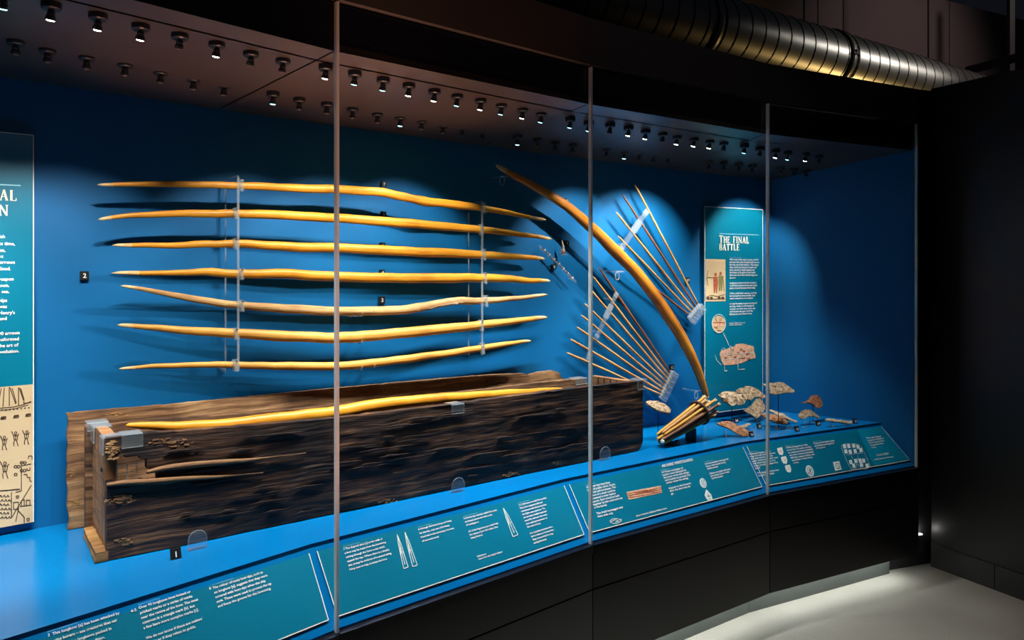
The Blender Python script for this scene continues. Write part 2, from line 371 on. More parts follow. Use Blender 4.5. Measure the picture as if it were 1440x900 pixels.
# per-facet pieces
SB_T, SB_Z = .012, .586     # bottom of the sloping reading rail
for i in range(NF):
    a0, a1 = off(i, DF), off(i+1, DF); b0, b1 = off(i, SB_T), off(i+1, SB_T)
    # sloping rail in deck blue
    MB().add([v3(a0, DECK-.012), v3(a1, DECK-.012), v3(b1, SB_Z), v3(b0, SB_Z), v3(a0, SB_Z-.03), v3(a1, SB_Z-.03), v3(b1, SB_Z-.03), v3(b0, SB_Z-.03)],
             [(0, 1, 2, 3), (4, 7, 6, 5), (0, 4, 5, 1), (3, 2, 6, 7), (0, 3, 7, 4), (1, 5, 6, 2)]).build('reading_rail', 'blue_deck', case)
    # glass
    g = 0.0025; d = fdir(i)
    p0, p1 = G[i]+d*g, G[i+1]-d*g
    gp = MB().prism([v3(p0, GLZ0), v3(p1, GLZ0), v3(p1+fnor(i)*.010, GLZ0), v3(p0+fnor(i)*.010, GLZ0)], (0, 0, GLZ1-GLZ0)).build('glass_pane', 'glass', case)
    if i < NF:
        q = G[i+1]; dd = (fdir(i)+fdir(min(i+1, NF-1))).normalized(); nn = V((-dd.y, dd.x))
        MB().prism([v3(q-dd*.0042-nn*.001, GLZ0), v3(q+dd*.0042-nn*.001, GLZ0), v3(q+dd*.0042+nn*.013, GLZ0), v3(q-dd*.0042+nn*.013, GLZ0)], (0, 0, GLZ1-GLZ0)).build('glass_edge', 'glassedge', gp)
    # base: upper rail and lower kick panel, joint between
    e = .002
    def strip(name, t0, t1, z0, z1, mat, shrink=e):
        c0, c1, c2, c3 = off(i, t0)+d*shrink, off(i+1, t0)-d*shrink, off(i+1, t1)-d*shrink, off(i, t1)+d*shrink
        return MB().prism([v3(c0, z0), v3(c1, z0), v3(c2, z0), v3(c3, z0)], (0, 0, z1-z0)).build(name, mat, case)
    strip('sill', -.012, .16, GLZ0-.03, GLZ0, 'black')
    strip('upper_base_panel', -.006, .04, JOINTZ+.003, GLZ0-.03, 'base')
    strip('lower_base_panel', -.006, .04, BASEZ, JOINTZ-.003, 'base')
    strip('base_bottom', .04, .5, BASEZ, BASEZ+.03, 'blackmatt', 0)
    strip('toe_kick', .115, .15, 0, BASEZ, 'toe', .0015)
    # header behind the glass, fascia above it
    strip('header_panel', .018, .05, CEILF, GLZ1, 'black')
    strip('fascia_panel', -.004, .03, GLZ1+.006, FASZ, 'fascia', .0015)
    strip('case_top', .03, .5, FASZ-.03, FASZ-.005, 'blackmatt', 0)
    # led strip and its light under the base
    strip('led_strip', .060, .072, BASEZ-.006, BASEZ, 'led', .02)
    m0, m1 = off(i, .072), off(i+1, .072); mid = (m0+m1)/2
    al = lamp('led_light', 'AREA', v3(mid, BASEZ-.012), 1.35, (.93, 1, .95), None, shape='RECTANGLE', size=(m1-m0).length*.97, size_y=.02)
    al.rotation_euler = (0, 0, math.atan2(d.y, d.x))
# ceiling: front strip and main panel per facet, following the back arc
def ceil_pt(t, q): pass
def back_for(i):
    """arc parameters opposite the facet ends"""
    out = []
    for j in (i, i+1):
        p = off(j, .2); best = min((abs((wall(q)-G[j]).normalized().dot((off(j, .2)-G[j]).normalized())-1), q) for q in [k/400*1.30-.30 for k in range(401)])
        out.append(best[1])
    return out
CEIL = []   # (front line, back arc) used later for hanging spotlights
STRIP = .095
for i in range(NF):
    q0, q1 = back_for(i)
    if i == NF-1: q1 = 1.0
    if i == 0: q0 = -.30
    a0, a1 = v3(off(i, .018), CEILF), v3(off(i+1, .018), CEILF)
    def lerp_to(fr, q, t):   # point at set-back t between front and back
        bk = v3(wall(q), wallz(q)); L = (bk-fr).length; return fr+(bk-fr)*(t/L)
    s0, s1 = lerp_to(a0, q0, STRIP), lerp_to(a1, q1, STRIP)
    u = (a1-a0).normalized()*.0035
    MB().prism([a0+u, a1-u, s1-u, s0+u], (0, 0, .02)).build('ceiling_strip', 'ceil', case)
    s0b, s1b = lerp_to(a0, q0, STRIP+.011), lerp_to(a1, q1, STRIP+.011)
    bk = [v3(wall(q0+(q1-q0)*k/12), wallz(q0+(q1-q0)*k/12)) for k in range(13)]
    vs_ = [s0b+u+(s1b-s0b-2*u)*k/12 for k in range(13)]+[b for b in bk]
    vs_[13] += u*1; vs_[25] -= u*1
    m = MB(); nv = len(vs_)
    fs = [(k, k+1, 14+k, 13+k) for k in range(12)]
    top = [v+V((0, 0, .02)) for v in vs_]
    m.add(vs_+top, fs+[tuple(x+nv for x in reversed(f)) for f in fs]); m.build('ceiling_panel', 'ceil', case)
    m = MB(); m.prism([a0, a1, bk[-1]+V((0, 0, 0)), bk[0]], (0, 0, .012)); 
    for v in m.v: v.z += .022
    m.build('ceiling_backing', 'blackmatt', case)
    CEIL.append((a0, a1, bk[0], bk[-1]))

# ------------------------------------------------------------------ spotlights on the case ceiling
def ceil_hit(x, y):
    best = None
    for i, (a0, a1, b0, b1) in enumerate(CEIL):
        nrm = (a1-a0).cross(b0-a0)
        p = on_plane(x, y, a0, nrm)
        k = (p-a0).dot((a1-a0).normalized())/(a1-a0).length
        if -.001 <= k <= 1.03: best = (i, p)
    return best
DOWN = (-62, 138, 305, 611, 735, 884, 952, 1091)
def spotlight(x, y, lit, row):
    hit = ceil_hit(x, y)
    if hit is None: return
    i, p = hit; nn = V((fnor(i).x, fnor(i).y, 0))
    bay = ('beyond the wall panel', 'above the longbows\' left tips', 'above the longbows\' right tips', 'above the arrow fans', 'above the leather fragments')[i]
    label = {('front', 2): 'lit warm white mini spotlight in the glass-side ceiling row '+bay,
             ('front', 1): 'lit cool white mini spotlight in the glass-side ceiling row '+bay,
             ('front', 0): 'switched off dark mini spotlight in the glass-side ceiling row '+bay,
             ('back', 1): 'dimly lit mini spotlight in the wall-side ceiling row '+bay,
             ('back', 0): 'switched off mini spotlight in the wall-side ceiling row '+bay}[(row, lit)]
    t = thing('ceiling_spotlight', p, label, 'spotlight', '%s ceiling spotlights of the %s row' % (('unlit', 'cool', 'warm')[lit], row)+' '+bay)
    dn = V((0, 0, -1)); aim = (nn*(.34 if row == 'front' else .15)+dn).normalized()
    MB().lathe(p, dn, [(.0200, -.002), (.0212, .002), (.0212, .015), (.018, .018)], 16).build('base', 'fixture', t, smooth=False)
    MB().lathe(p+dn*.016, dn, [(.0035, 0), (.0035, .006), (.006, .009)], 10).build('swivel', 'chrome', t)
    h = p+dn*.024
    hd = MB().lathe(h, aim, [(.005, -.006), (.0085, 0), (.0085, .006), (.0112, .011), (.0112, .0165), (.0092, .017)], 14).build('head', 'fixture', t)
    MB().lathe(h+aim*.017, aim, [(.0085, 0), (.0085, .0016), (.005, .0026)], 12).build('lens', ('lens_off', 'lens_cyan', 'lens_on')[lit], hd)
    if lit:
        src = h+aim*.024
        e = SPOT_W*(1.0 if lit == 2 else .55)
        down = lit == 1 or x in DOWN
        if row == 'front' and not down: tgt = src+nn*.60+V((0, 0, -.80))
        elif row == 'front': tgt = src+nn*.10+V((0, 0, -1.3)); e *= 1.25 if lit == 1 else .92
        else: tgt = src-nn*.10+V((0, 0, -1.2)); e *= .2
        l = lamp('spotlight_beam', 'SPOT', src, e, (1, .95, .86) if lit == 2 else (.86, .95, 1), tgt, spot_size=math.radians(70 if (row == 'back' or down) else 72), spot_blend=.55, shadow_soft_size=.008)
        l.parent = t; l.matrix_parent_inverse = Matrix.Translation(-p)
front_row = [(5, -14, 1), (72, 3, 2), (138, 18, 2), (198, 33, 2), (253, 46, 0), (305, 58, 2), (353, 71, 0), (398, 81, 0), (458, 91, 2), (499, 100, 1),
  (539, 109, 1), (575, 117, 2), (611, 125, 2), (643, 132, 1), (676, 138, 2), (705, 145, 1), (735, 151, 2), (761, 157, 1), (802, 165, 1), (828, 170, 1),
  (858, 173, 0), (884, 177, 2), (908, 182, 2), (932, 186, 0), (952, 190, 2), (976, 193, 2), (998, 196, 2), (1018, 199, 0), (1047, 203, 1), (1069, 207, 0),
  (1091, 210, 2), (1108, 213, 1), (1133, 215, 2), (1152, 218, 0)]
back_row = [(22, 54, 0), (67, 66, 0), (122, 76, 0), (176, 86, 0), (226, 97, 0), (272, 107, 0), (315, 116, 0), (384, 129, 1), (421, 137, 0), (460, 143, 0),
  (496, 150, 0), (531, 157, 0), (563, 162, 1), (593, 167, 0), (623, 173, 0), (650, 177, 0), (678, 182, 0), (728, 190, 1), (756, 194, 0), (781, 198, 0),
  (806, 201, 0), (853, 207, 0), (878, 211, 1), (899, 213, 0), (919, 216, 0), (939, 218, 0), (975, 223, 0), (997, 226, 0), (1018, 227, 0), (1039, 229, 0),
  (1058, 231, 0), (1098, 234, 0), (1116, 236, 0), (1134, 238, 0)]
for x, y, l in front_row: spotlight(x, y, l, 'front')
for x, y, l in back_row: spotlight(x, y, l, 'back')
for x in (-62, -135, -215):      # the same row goes on beyond the picture's left edge
    spotlight(x, -14-(5-x)*.24, 2, 'front')

# ------------------------------------------------------------------ print helpers: flat ink on a panel
class Sheet:
    """a flat panel with local metres u (right), v (up) on a plane"""
    def __init__(s, o, u, v):
        s.o = V(o); s.u = V(u).normalized(); n = s.u.cross(V(v)).normalized()
        s.n = n if n.y < 0 else -n
        s.v = s.n.cross(s.u).normalized(); s.v = s.v if s.v.z > 0 else -s.v
    def loc(s, x, y):
        p = on_plane(x, y, s.o, s.n)-s.o; return (p.dot(s.u), p.dot(s.v))
    def pt(s, u, v, h=0): return s.o+s.u*u+s.v*v+s.n*h
    def poly(s, name, uv, mat, parent, h=.0015, th=.0006):
        return MB().prism([s.pt(a, b, h-th) for a, b in uv], s.n*th).build(name, mat, parent)
    def pix(s, name, pts, mat, parent, h=.0015): return s.poly(name, [s.loc(*q) for q in pts], mat, parent, h)
    def lines(s, name, strokes, width, mat, parent, h=.0018):
        """strokes: lists of local uv points, drawn as thin flat ribbons"""
        m = MB()
        for st in strokes:
            for (a, b), (c, d) in zip(st[:-1], st[1:]):
                dx, dy = c-a, d-b; L = math.hypot(dx, dy)
                if L < 1e-6: continue
                px, py = -dy/L*width/2, dx/L*width/2
                m.add([s.pt(a+px, b+py, h), s.pt(a-px, b-py, h), s.pt(c-px, d-py, h), s.pt(c+px, d+py, h)], [(0, 1, 2, 3)])
        return m.build(name, mat, parent)
    def plines(s, name, strokes, width, mat, parent, h=.0018):
        return s.lines(name, [[s.loc(*q) for q in st] for st in strokes], width, mat, parent, h)
def text_mesh(body):
    c = bpy.data.curves.new('t', 'FONT'); c.body = body; c.size = 1; c.resolution_u = 2; c.fill_mode = 'FRONT'; c.offset = .02
    o = bpy.data.objects.new('t', c); me = bpy.data.meshes.new_from_object(o)
    r = ([v.co.copy() for v in me.vertices], [tuple(p.vertices) for p in me.polygons])
    bpy.data.objects.remove(o); bpy.data.curves.remove(c); bpy.data.meshes.remove(me); return r
def text_block(sh, lines, s1, e1, sN, parent, mat='text', name='text_block', rule=True):
    """lines (None = blank row); s1/e1: picture points of the first baseline's ends, sN: start of the last baseline"""
    u0, v0 = sh.loc(*s1); u1, v1 = sh.loc(*e1); un, vn = sh.loc(*sN)
    first = text_mesh(lines[0]); wmax = max(v.x for v in first[0])
    rows = len(lines)-1
    pitch = (v0-vn)/rows if rows else None
    size = (u1-u0)/wmax
    hgt = min(size, pitch*.98) if pitch else size
    m = MB()
    for k, ln in enumerate(lines):
        if not ln: continue
        vs_, fs = text_mesh(ln); base = v0-(pitch or 0)*k; skew = (un-u0)*(k/rows) if rows else 0
        m.add([sh.pt(u0+skew*.0+v.x*size, base+v.y*hgt, .0022) for v in vs_], fs)
    o = m.build(name, mat, parent)
    if rule:
        sh.lines('rule', [[(u0, v0+hgt*1.15), (u0+(u1-u0)*.42, v0+hgt*1.15)]], hgt*.09, 'textcyan', parent)
    return o
# serif capitals for the panel headings: strokes (x0,y0,x1,y1,width) in unit cap height
SER = {'T': (.78, [(.39, 0, .39, 1, .16), (0, .95, .78, .95, .08), (.03, .78, .03, 1, .06), (.75, .78, .75, 1, .06), (.24, .02, .54, .02, .05)]),
 'H': (.86, [(.16, 0, .16, 1, .16), (.70, 0, .70, 1, .16), (.16, .52, .70, .52, .07), (.02, .02, .30, .02, .05), (.56, .02, .84, .02, .05), (.02, .98, .30, .98, .05), (.56, .98, .84, .98, .05)]),
 'E': (.70, [(.16, 0, .16, 1, .16), (.04, .97, .62, .97, .07), (.04, .03, .66, .03, .07), (.16, .52, .48, .52, .07), (.61, .78, .61, 1, .05), (.65, 0, .65, .24, .05), (.47, .42, .47, .62, .05)]),
 'F': (.66, [(.16, 0, .16, 1, .16), (.04, .97, .60, .97, .07), (.16, .50, .46, .50, .07), (.59, .78, .59, 1, .05), (.45, .40, .45, .60, .05), (.02, .02, .32, .02, .05)]),
 'I': (.36, [(.17, 0, .17, 1, .16), (.02, .02, .33, .02, .05), (.02, .98, .33, .98, .05)]),
 'N': (.90, [(.14, 0, .14, 1, .08), (.76, 0, .76, 1, .08), (.12, .98, .76, .02, .15), (.02, .02, .28, .02, .05), (.62, .98, .90, .98, .05)]),
 'A': (.86, [(.42, 1, .12, 0, .08), (.42, 1, .72, 0, .16), (.24, .35, .60, .35, .06), (.0, .02, .24, .02, .05), (.58, .02, .86, .02, .05)]),
 'L': (.68, [(.16, 0, .16, 1, .16), (.02, .98, .32, .98, .05), (.04, .03, .62, .03, .07), (.62, 0, .62, .26, .05)]),
 'B': (.74, [(.16, 0, .16, 1, .16), (.04, .97, .48, .97, .07), (.04, .03, .52, .03, .07), (.16, .53, .50, .53, .07), (.48, .97, .60, .86, .1), (.60, .86, .60, .66, .13), (.60, .66, .48, .53, .1), (.48, .53, .64, .42, .1), (.64, .42, .64, .15, .14), (.64, .15, .50, .03, .1)])}
def serif(sh, word, u, v, cap, parent, wx=1.0, small=None, name='heading'):
    """word in serif capitals; letters after the first at cap height small"""
    m = MB()
    for k, ch in enumerate(word):
        if ch == ' ': u += cap*.38; first = True; continue
        c = cap if (k == 0 or small is None or word[k-1:k] == '') else small
        wd, st = SER[ch]
        for x0, y0, x1, y1, wt in st:
            dx, dy = (x1-x0)*wx, y1-y0; L = math.hypot(dx, dy); px, py = -dy/L*wt/2*1.15, dx/L*wt/2
            q = [(x0*wx+px, y0+py), (x0*wx-px, y0-py), (x1*wx-px, y1-py), (x1*wx+px, y1+py)]
            m.add([sh.pt(u+a*c, v+b*c, .0022) for a, b in q], [(0, 1, 2, 3)])
        u += (wd*wx+.10)*c
    m.build(name, 'heading', parent); return u

# ------------------------------------------------------------------ sloping caption panels, one for each facet
def rail_sheet(i):
    a0, a1 = off(i, DF), off(i+1, DF); b0, b1 = off(i, SB_T), off(i+1, SB_T)
    o = v3(b0, SB_Z); u = v3(b1, SB_Z)-o; m = (v3(a0, DECK-.012)+v3(a1, DECK-.012))/2-(v3(b0, SB_Z)+v3(b1, SB_Z))/2
    s = Sheet(o, u, m); H = m.length
    ab = (v3(a0, DECK-.012)-o); ae = (v3(a1, DECK-.012)-o)
    return s, u.length, H, ab.dot(s.u), ae.dot(s.u)
def caption_panel(i, label):
    sh, L, H, ul, ur = rail_sheet(i)
    t = thing('caption_panel', sh.pt(L/2, 0), label, 'information panel')
    ma, mb_ = .014, .018
    quad = [(ma, .030), (L-ma, .030), (ur-ma, H-.014), (ul+ma, H-.014)]
    t = sh.poly('board', quad, 'teal', t, .004, .004)
    sh.o = sh.o+sh.n*.0035
    sh.lines('white_border', [[quad[3], quad[0], quad[1], quad[2]]], .0028, 'text', t, .0012)
    return sh, t, quad
sh, t, quad = caption_panel(1, 'teal caption panel with white text about longbow tips, below the chest\'s label')
text_block(sh, ['3  This longbow [a] has been attacked by', 'marine borers – sea creatures that eat', 'wood. But the longbows packed in', 'chests are in better condition.'], (67, 896), (169, 868), (76, 922), t)
text_block(sh, ['Over 90 longbows have incised or', 'pricked marks or a series of marks', 'near the centre of the bow. The most', 'common is a triangle mark [b], but', 'a few have more complex marks [c].', None, 'We do not know if these are makers\'', 'marks or if they relate to guilds.'], (195, 857), (269, 838), (207, 907), t)
text_block(sh, ['4-5'], (184, 862), (192, 860), (184, 862), t, rule=False)
text_block(sh, ['The colour of many bow tips, such as', 'on longbow [a], suggests that they were', 'covered with horn tips when the ship', 'sank. These were used to protect the tip', 'and focus the groove for the bowstring.'], (299, 829), (370, 808), (306, 855), t)
text_block(sh, ['6'], (294, 830), (297, 829), (294, 830), t, rule=False)
sh, t, quad = caption_panel(2, 'teal caption panel with two bow tip drawings and four text columns below the chest')
text_block(sh, ['7 The diagonal slots [c] at the ends of', 'a bow may be made from the bowstring', 'cutting through the horn nocks which', 'capped the tips. Where there is a double', 'slot, it may be evidence of a second string', 'being used to help to brace the bow.'], (483, 774), (538, 760), (490, 803), t)
text_block(sh, ['8 Although this bow is long and heavy', 'for the ship, only one of the bows', 'found had nocks and string. It is made', 'of seasoned wood.'], (588, 746), (635, 734), (592, 763), t)
text_block(sh, ['9-10 Arm tips and bits, made from yew,', 'are found, protected with a coat', 'of coating bow.', None, 'All of the fragments are made from', 'the pieces of yew left inside. One', 'being finished.'], (652, 731), (699, 719), (663, 758), t)
text_block(sh, ['11-12 Arrows are made from poplar.', 'They have a tapered shaft and', 'were bound with thread and then', 'the flights were glued on. The', 'arrows had a bodkin head and', 'would fly well over the water', 'and could pierce armour or', 'the ranks of men.', None, 'One hundred and more were', 'tied in sheaves of twenty four.', 'They were carried in a bag', 'during the battle.'], (729, 712), (769, 702), (751, 765), t)
text_block(sh, ['Illustrations', 'drawn from the original objects'], (671, 784), (684, 781), (672, 788), t, rule=False)
def tipdraw(tip, bl, br, n):
    mid = ((bl[0]+br[0])/2, (bl[1]+br[1])/2)
    f = lambda a, b, k: (a[0]+(b[0]-a[0])*k, a[1]+(b[1]-a[1])*k)
    l1, r1 = f(tip, bl, .3), f(tip, br, .3); c = f(tip, mid, .3)
    return [[tip, (l1[0]-1, l1[1]), bl, br, (r1[0]+1, r1[1]), tip], [f(tip, mid, .12), f(tip, mid, .9)], [f(tip, bl, .5), f(tip, br, .55)], [l1, c, f(tip, bl, .6)]]
sh.plines('drawing', tipdraw((558, 751.5), (567.5, 800), (573.5, 797.5), 0), .0022, 'text', t)
sh.plines('drawing', tipdraw((569, 748.5), (580, 797), (586.5, 795), 0), .0022, 'text', t)
sh.plines('drawing', tipdraw((707.5, 714.5), (721, 755), (728, 752), 0), .0024, 'text', t)
sh, t, quad = caption_panel(3, 'teal caption panel with a peach picture of a ribbed strip and a serif heading')
text_block(sh, ['13 Arrow tips have been', 'made of poplar, birch, beech,', 'ash, oak and hornbeam. The', 'arrows of a sheaf could be', 'recovered in their leather', 'spacers. Each would be held', 'together by thin cord and wax', 'in the barrel.', None, 'This sheaf was bagged with', 'blunt ends only.'], (824, 687), (858, 679.5), (841, 728), t)
q = [(881, 692), (929, 683), (931, 693), (884, 703)]
sh.pix('picture', q, 'peach', t)
sh.plines('picture_lines', [[(881+k*.5, 692+k*1.9), (905+k*.6, 688.5+k*1.8), (929+k*.4, 683.5+k*1.8)] for k in (1.2, 2.6, 4.2)]+[[(890, 692), (925, 692.5)], [(884, 697), (915, 690)], [(900, 690), (928, 689)]], .0018, 'red', t, .0026)
text_block(sh, ['Drawn from the collection of this museum'], (895, 727), (939, 717.5), (895, 727), t, rule=False)
text_block(sh, ["ARCHERS' WRISTGUARDS"], (931, 657.5), (975, 649), (931, 657.5), t, rule=False, name='heading')
text_block(sh, ['14 These rectangles of', 'leather were fastened to', 'the inner wrist with straps', 'and buckles to protect the', 'archer when the string', None, 'slapped on the forearm', 'after the shot was let', 'go.'], (930, 666), (961, 660), (947, 695), t)
text_block(sh, ['15 Some leather wristguards', 'have a decorated stamp', 'of the owner.', None, 'Others are plain and may', 'have been home made', 'by the archer.'], (991, 654), (1024, 646), (1002, 674), t)
sh.plines('fish_drawing', [[(857, 733), (862, 729.5), (868, 729.5), (874, 732.5), (868, 736), (861, 736.5), (857, 733)], [(858, 735), (864, 731), (870, 733), (865, 734.5)], [(871, 731), (874, 730)]], .0022, 'text', t)
def oval(cx, cy, a, b, n=18, slant=0): return [(cx+a*math.cos(2*math.pi*k/n)+slant*math.sin(2*math.pi*k/n), cy+b*math.sin(2*math.pi*k/n)) for k in range(n+1)]
sh.pix('stamp', oval(988.5, 679.5, 4.6, 7, 16, 1.5)[:-1], 'text', t)
sh.plines('stamp_lines', [oval(988.5, 679.5, 3, 4.6, 12, 1), [(986, 676), (991, 683)], [(987, 683), (990, 675)]], .0016, 'teal', t, .0028)
sh.pix('stamp', [(993, 688), (1000, 696), (1002, 703), (995.5, 704.5), (990.5, 697)], 'text', t)
sh.plines('stamp_lines', [[(994, 692), (997, 700)], [(993, 698), (999, 697)], [(995, 702), (999.5, 701)]], .0016, 'teal', t, .0028)
sh, t, quad = caption_panel(4, 'teal caption panel with stamp drawings and a lighter strip, beside the end wall')
ua, ub = sh.loc(1205, 604.5)[0], sh.loc(1231, 659)[0]
sh.poly('lighter_strip', [(ub, quad[1][1]), quad[1], quad[2], (ua, quad[2][1])], 'teal2', t, .0010)
text_block(sh, ['16 Stamped designs show a', 'range of motifs such as the rose,', 'the castle and the arms of a', 'queen. Several have Tudor roses', 'and others have letters or a', 'motto around the edge of the', 'shield.', None, 'The designs may have been', 'bought ready made.'], (1053, 640), (1083, 634.5), (1068, 670), t)
for cx, cy in ((1097, 634.5), (1102.5, 647), (1108, 659)):
    sh.pix('stamp', [(cx-4.5, cy-4), (cx+2.5, cy-5.5), (cx+4.5, cy+1), (cx+3.5, cy+5.5), (cx-1, cy+5), (cx-3.5, cy+1)], 'text', t)
    sh.plines('stamp_lines', [[(cx-2, cy-2), (cx+2, cy+2)], [(cx-1, cy+2), (cx+2, cy-2)]], .0018, 'peach', t, .0028)
text_block(sh, ['17 Many wristguards are made', 'of cow hide. The leather would be', 'cut, wetted and shaped around the', 'arm. Some of them are decorated', 'with lines, crosses and fleurs, and', 'one of them is made of ivory', 'or horn.'], (1105, 631), (1135, 625.5), (1117.5, 652), t)
sh.pix('stamp', oval(1138.5, 662.5, 5.5, 8, 18, 2)[:-1], 'text', t)
sh.plines('stamp_lines', [oval(1138.5, 662.5, 3.6, 5.4, 14, 1.4), [(1136, 659), (1141, 666)], [(1137, 666), (1140.5, 659)], [(1138, 658), (1139.5, 667)]], .0018, 'teal', t, .0028)
text_block(sh, ['18 Some of the leather pieces', 'are broken strap fragments', 'of the guards.'], (1144, 625), (1173, 620), (1149, 631.5), t)
sh.pix('stamp', [(1171, 650), (1180, 648.5), (1183.5, 660.5), (1174.5, 662.5)], 'text', t)
sh.plines('stamp_lines', [oval(1177.3, 655.5, 3, 4, 12, .8), [(1175, 653), (1180, 652)], [(1176, 659), (1181, 658)], [(1175.5, 655), (1179.5, 656.5)]], .0018, 'teal', t, .0028)
sh.plines('plan_outline', [[(1183, 626), (1190, 624), (1204, 624.5), (1211, 628), (1218, 643), (1223, 655), (1218, 660), (1211, 659), (1205, 652), (1203, 659), (1197, 660), (1192, 652), (1183, 631), (1183, 626)], [(1190, 640), (1213, 637)], [(1197, 641), (1199, 646)], [(1206, 640), (1206, 647)]], .0016, 'text', t)
for k, (cx, cy) in enumerate([(1187, 628), (1193, 627.5), (1200, 627), (1206, 628.5), (1189, 635), (1195, 635.5), (1202, 634.5), (1210, 633), (1196, 650), (1203, 648.5), (1209, 648), (1214, 648), (1200, 655), (1211, 654), (1219, 655)]):
    sh.pix('plan_block', [(cx-2.4, cy-2.6), (cx+1.6, cy-3.2), (cx+3, cy+2.4), (cx-1, cy+3)], 'text', t)
text_block(sh, ['This was Upper', 'a guard of leather', 'worn by archers', 'to protect the', 'wrist.'], (1218, 617.5), (1239, 614), (1227, 630.5), t, rule=False)
text_block(sh, ['TOUCH HERE'], (1233, 642), (1250, 639), (1233, 642), t, rule=False, name='heading')
text_block(sh, ['to find out more on the screen'], (1230, 647.5), (1256, 642.5), (1230, 647.5), t, rule=False)

# ------------------------------------------------------------------ tall graphic panels on the back wall
def graphic_panel(x0, x1, top, bot, label, name, x0_override=None):
    o, d, nrm = wall_frame(x0, x1, .022)
    sh = Sheet(o, d, (0, 0, 1))
    return sh
# right: THE FINAL BATTLE
sh = graphic_panel(991, 1073, 290, 577, '', '')
ul, _ = sh.loc(991, 400); ur, _ = sh.loc(1072.5, 400); vt = sh.loc(1030, 292.5)[1]; vb = DECK+.035
t = thing('graphic_panel', sh.pt((ul+ur)/2, vb), 'tall teal panel headed THE FINAL BATTLE on the blue back wall', 'information panel')
sh.poly('board', [(ul, vb), (ur, vb), (ur, vt), (ul, vt)], 'teal', t, 0, .012)
sh.lines('pale_edge', [[(ul, vb), (ul, vt), (ur, vt), (ur, vb), (ul, vb)]], .0035, 'text', t, .0006)
W = ur-ul
u, v = sh.loc(1011, 341.5); cap = sh.loc(1011, 331)[1]-v
e = serif(sh, 'T', u, v, cap, t, .9); e = serif(sh, 'HE', e, v, cap*.88, t, .78); 
serif(sh, 'FINAL', sh.loc(1030.5, 341)[0], v, cap*.92, t, .82)
serif(sh, 'BATTLE', u, sh.loc(1011, 352)[1], cap*.9, t, .80)
sh.plines('rule', [[(1011, 328.5), (1067, 330.5)]], .003, 'textcyan', t)
sh.pix('picture', [(992, 364), (1020, 365), (1020, 423.5), (992, 424)], 'cream', t)
# two archers in the old picture, simple blots
def fig(cx, cy, s, mat):
    sh.pix('figure', [(cx-3*s, cy-9*s), (cx+3*s, cy-9*s), (cx+3.4*s, cy), (cx+2*s, cy+14*s), (cx+.4*s, cy+14*s), (cx, cy+3*s), (cx-.8*s, cy+14*s), (cx-2.6*s, cy+14*s), (cx-3.2*s, cy)], mat, t, .0022)
    sh.pix('figure_head', oval(cx, cy-12*s, 2*s, 2.6*s, 10)[:-1], 'red', t, .0022)
fig(1006, 398, 1.0, 'red'); fig(1013, 396, .95, 'green')
sh.plines('picture_lines', [[(995, 390), (1004, 391)], [(995, 380), (993.6, 391), (995, 402)], [(993, 418), (1000, 415), (1008, 417), (1019, 414)], [(994, 421), (1019, 420)], [(1016, 388), (1018, 410)]], .0035, 'sepia', t, .0026)
for k, x in enumerate((995, 1000, 1011, 1016)): sh.pix('shrub', oval(x, 419, 2.2, 2, 8)[:-1], 'sepia', t, .0024)
text_block(sh, ['With most of the ships in place, and full', 'sail upon the wind, the great ship was on', 'her way out of the harbour. The enemy', 'ships, which had attacked, fought and', 'were chased by English galleys and', 'the threat of the guns in the English', 'fleet were slow then turned to go past', 'by noon.', None, 'Longbows, arrows and the crossbow', 'could shoot and penetrate over many', 'yards, around the battle field ranks.', None, 'With a small battle weapon, used the', 'bow by hand to shoot and far. Each', 'archer trained for a lot of years.', None, 'During the battle, longbow arrows of', 'the king. Archers were trained all', 'on deck, and were even up the top', 'and between the guns. In all the', 'fighting they shot their arrows.'], (1025.5, 366), (1066, 368), (1025.5, 443), t)
text_block(sh, ['Image: detail of an old', 'picture of archers'], (1025, 455.5), (1047, 456), (1025, 458), t, rule=True)
sh.pix('round_picture', oval(1010.5, 456, 9.3, 12, 22)[:-1], 'cream', t)
sh.pix('round_picture_patch', [(1003, 453), (1018, 453), (1018, 459), (1003, 459)], 'peach', t, .0022)
sh.plines('round_picture_lines', [oval(1010.5, 455, 9.6, 13, 22)], .003, 'text', t, .0026)
sh.plines('picture_lines', [[(1006, 447), (1007.5, 452)], [(1012, 447), (1012, 456)], [(1014, 446), (1014, 451)], [(1004, 460), (1009, 461)], [(1008, 464), (1014, 465)], [(1002, 453.5), (1019, 453.5)]], .004, 'red', t, .0028)
sh.plines('pointer', [[(1016.5, 467.5), (1020, 475), (1025, 486)]], .003, 'text', t)
sh.pix('ship_cutaway', [(1012, 498), (1014, 493), (1033, 487), (1034.5, 484), (1044, 483), (1060, 487), (1060, 494), (1062, 499), (1062, 503.5), (1055, 505), (1043, 510.5), (1030, 513), (1018, 514), (1014, 507)], 'peach', t)
rr = random.Random(3)
for k in range(26):
    x, y = rr.uniform(1018, 1057), rr.uniform(491, 505)
    sh.pix('ship_detail', [(x-rr.uniform(1, 2.5), y-1.2), (x+rr.uniform(1, 2.5), y-1.4), (x+1.6, y+1.1), (x-1.4, y+1.3)], ('red', 'cream', 'cream', 'red')[k % 4], t, .0022)
sh.plines('ship_lines', [[(1014, 500), (1030, 498), (1060, 495)], [(1016, 506), (1035, 504), (1058, 500)], oval(1017, 493, 3, 3.6, 12), oval(1027, 490, 2.4, 3, 12)], .0022, 'text', t, .0026)
sh.plines('pointer', [[(1018.5, 502), (1018.5, 521), (1022, 521)], [(1037.5, 500), (1037.5, 519.5), (1047, 519)], [(1005, 499), (1008, 507), (1014, 513.5)]], .0025, 'text', t)
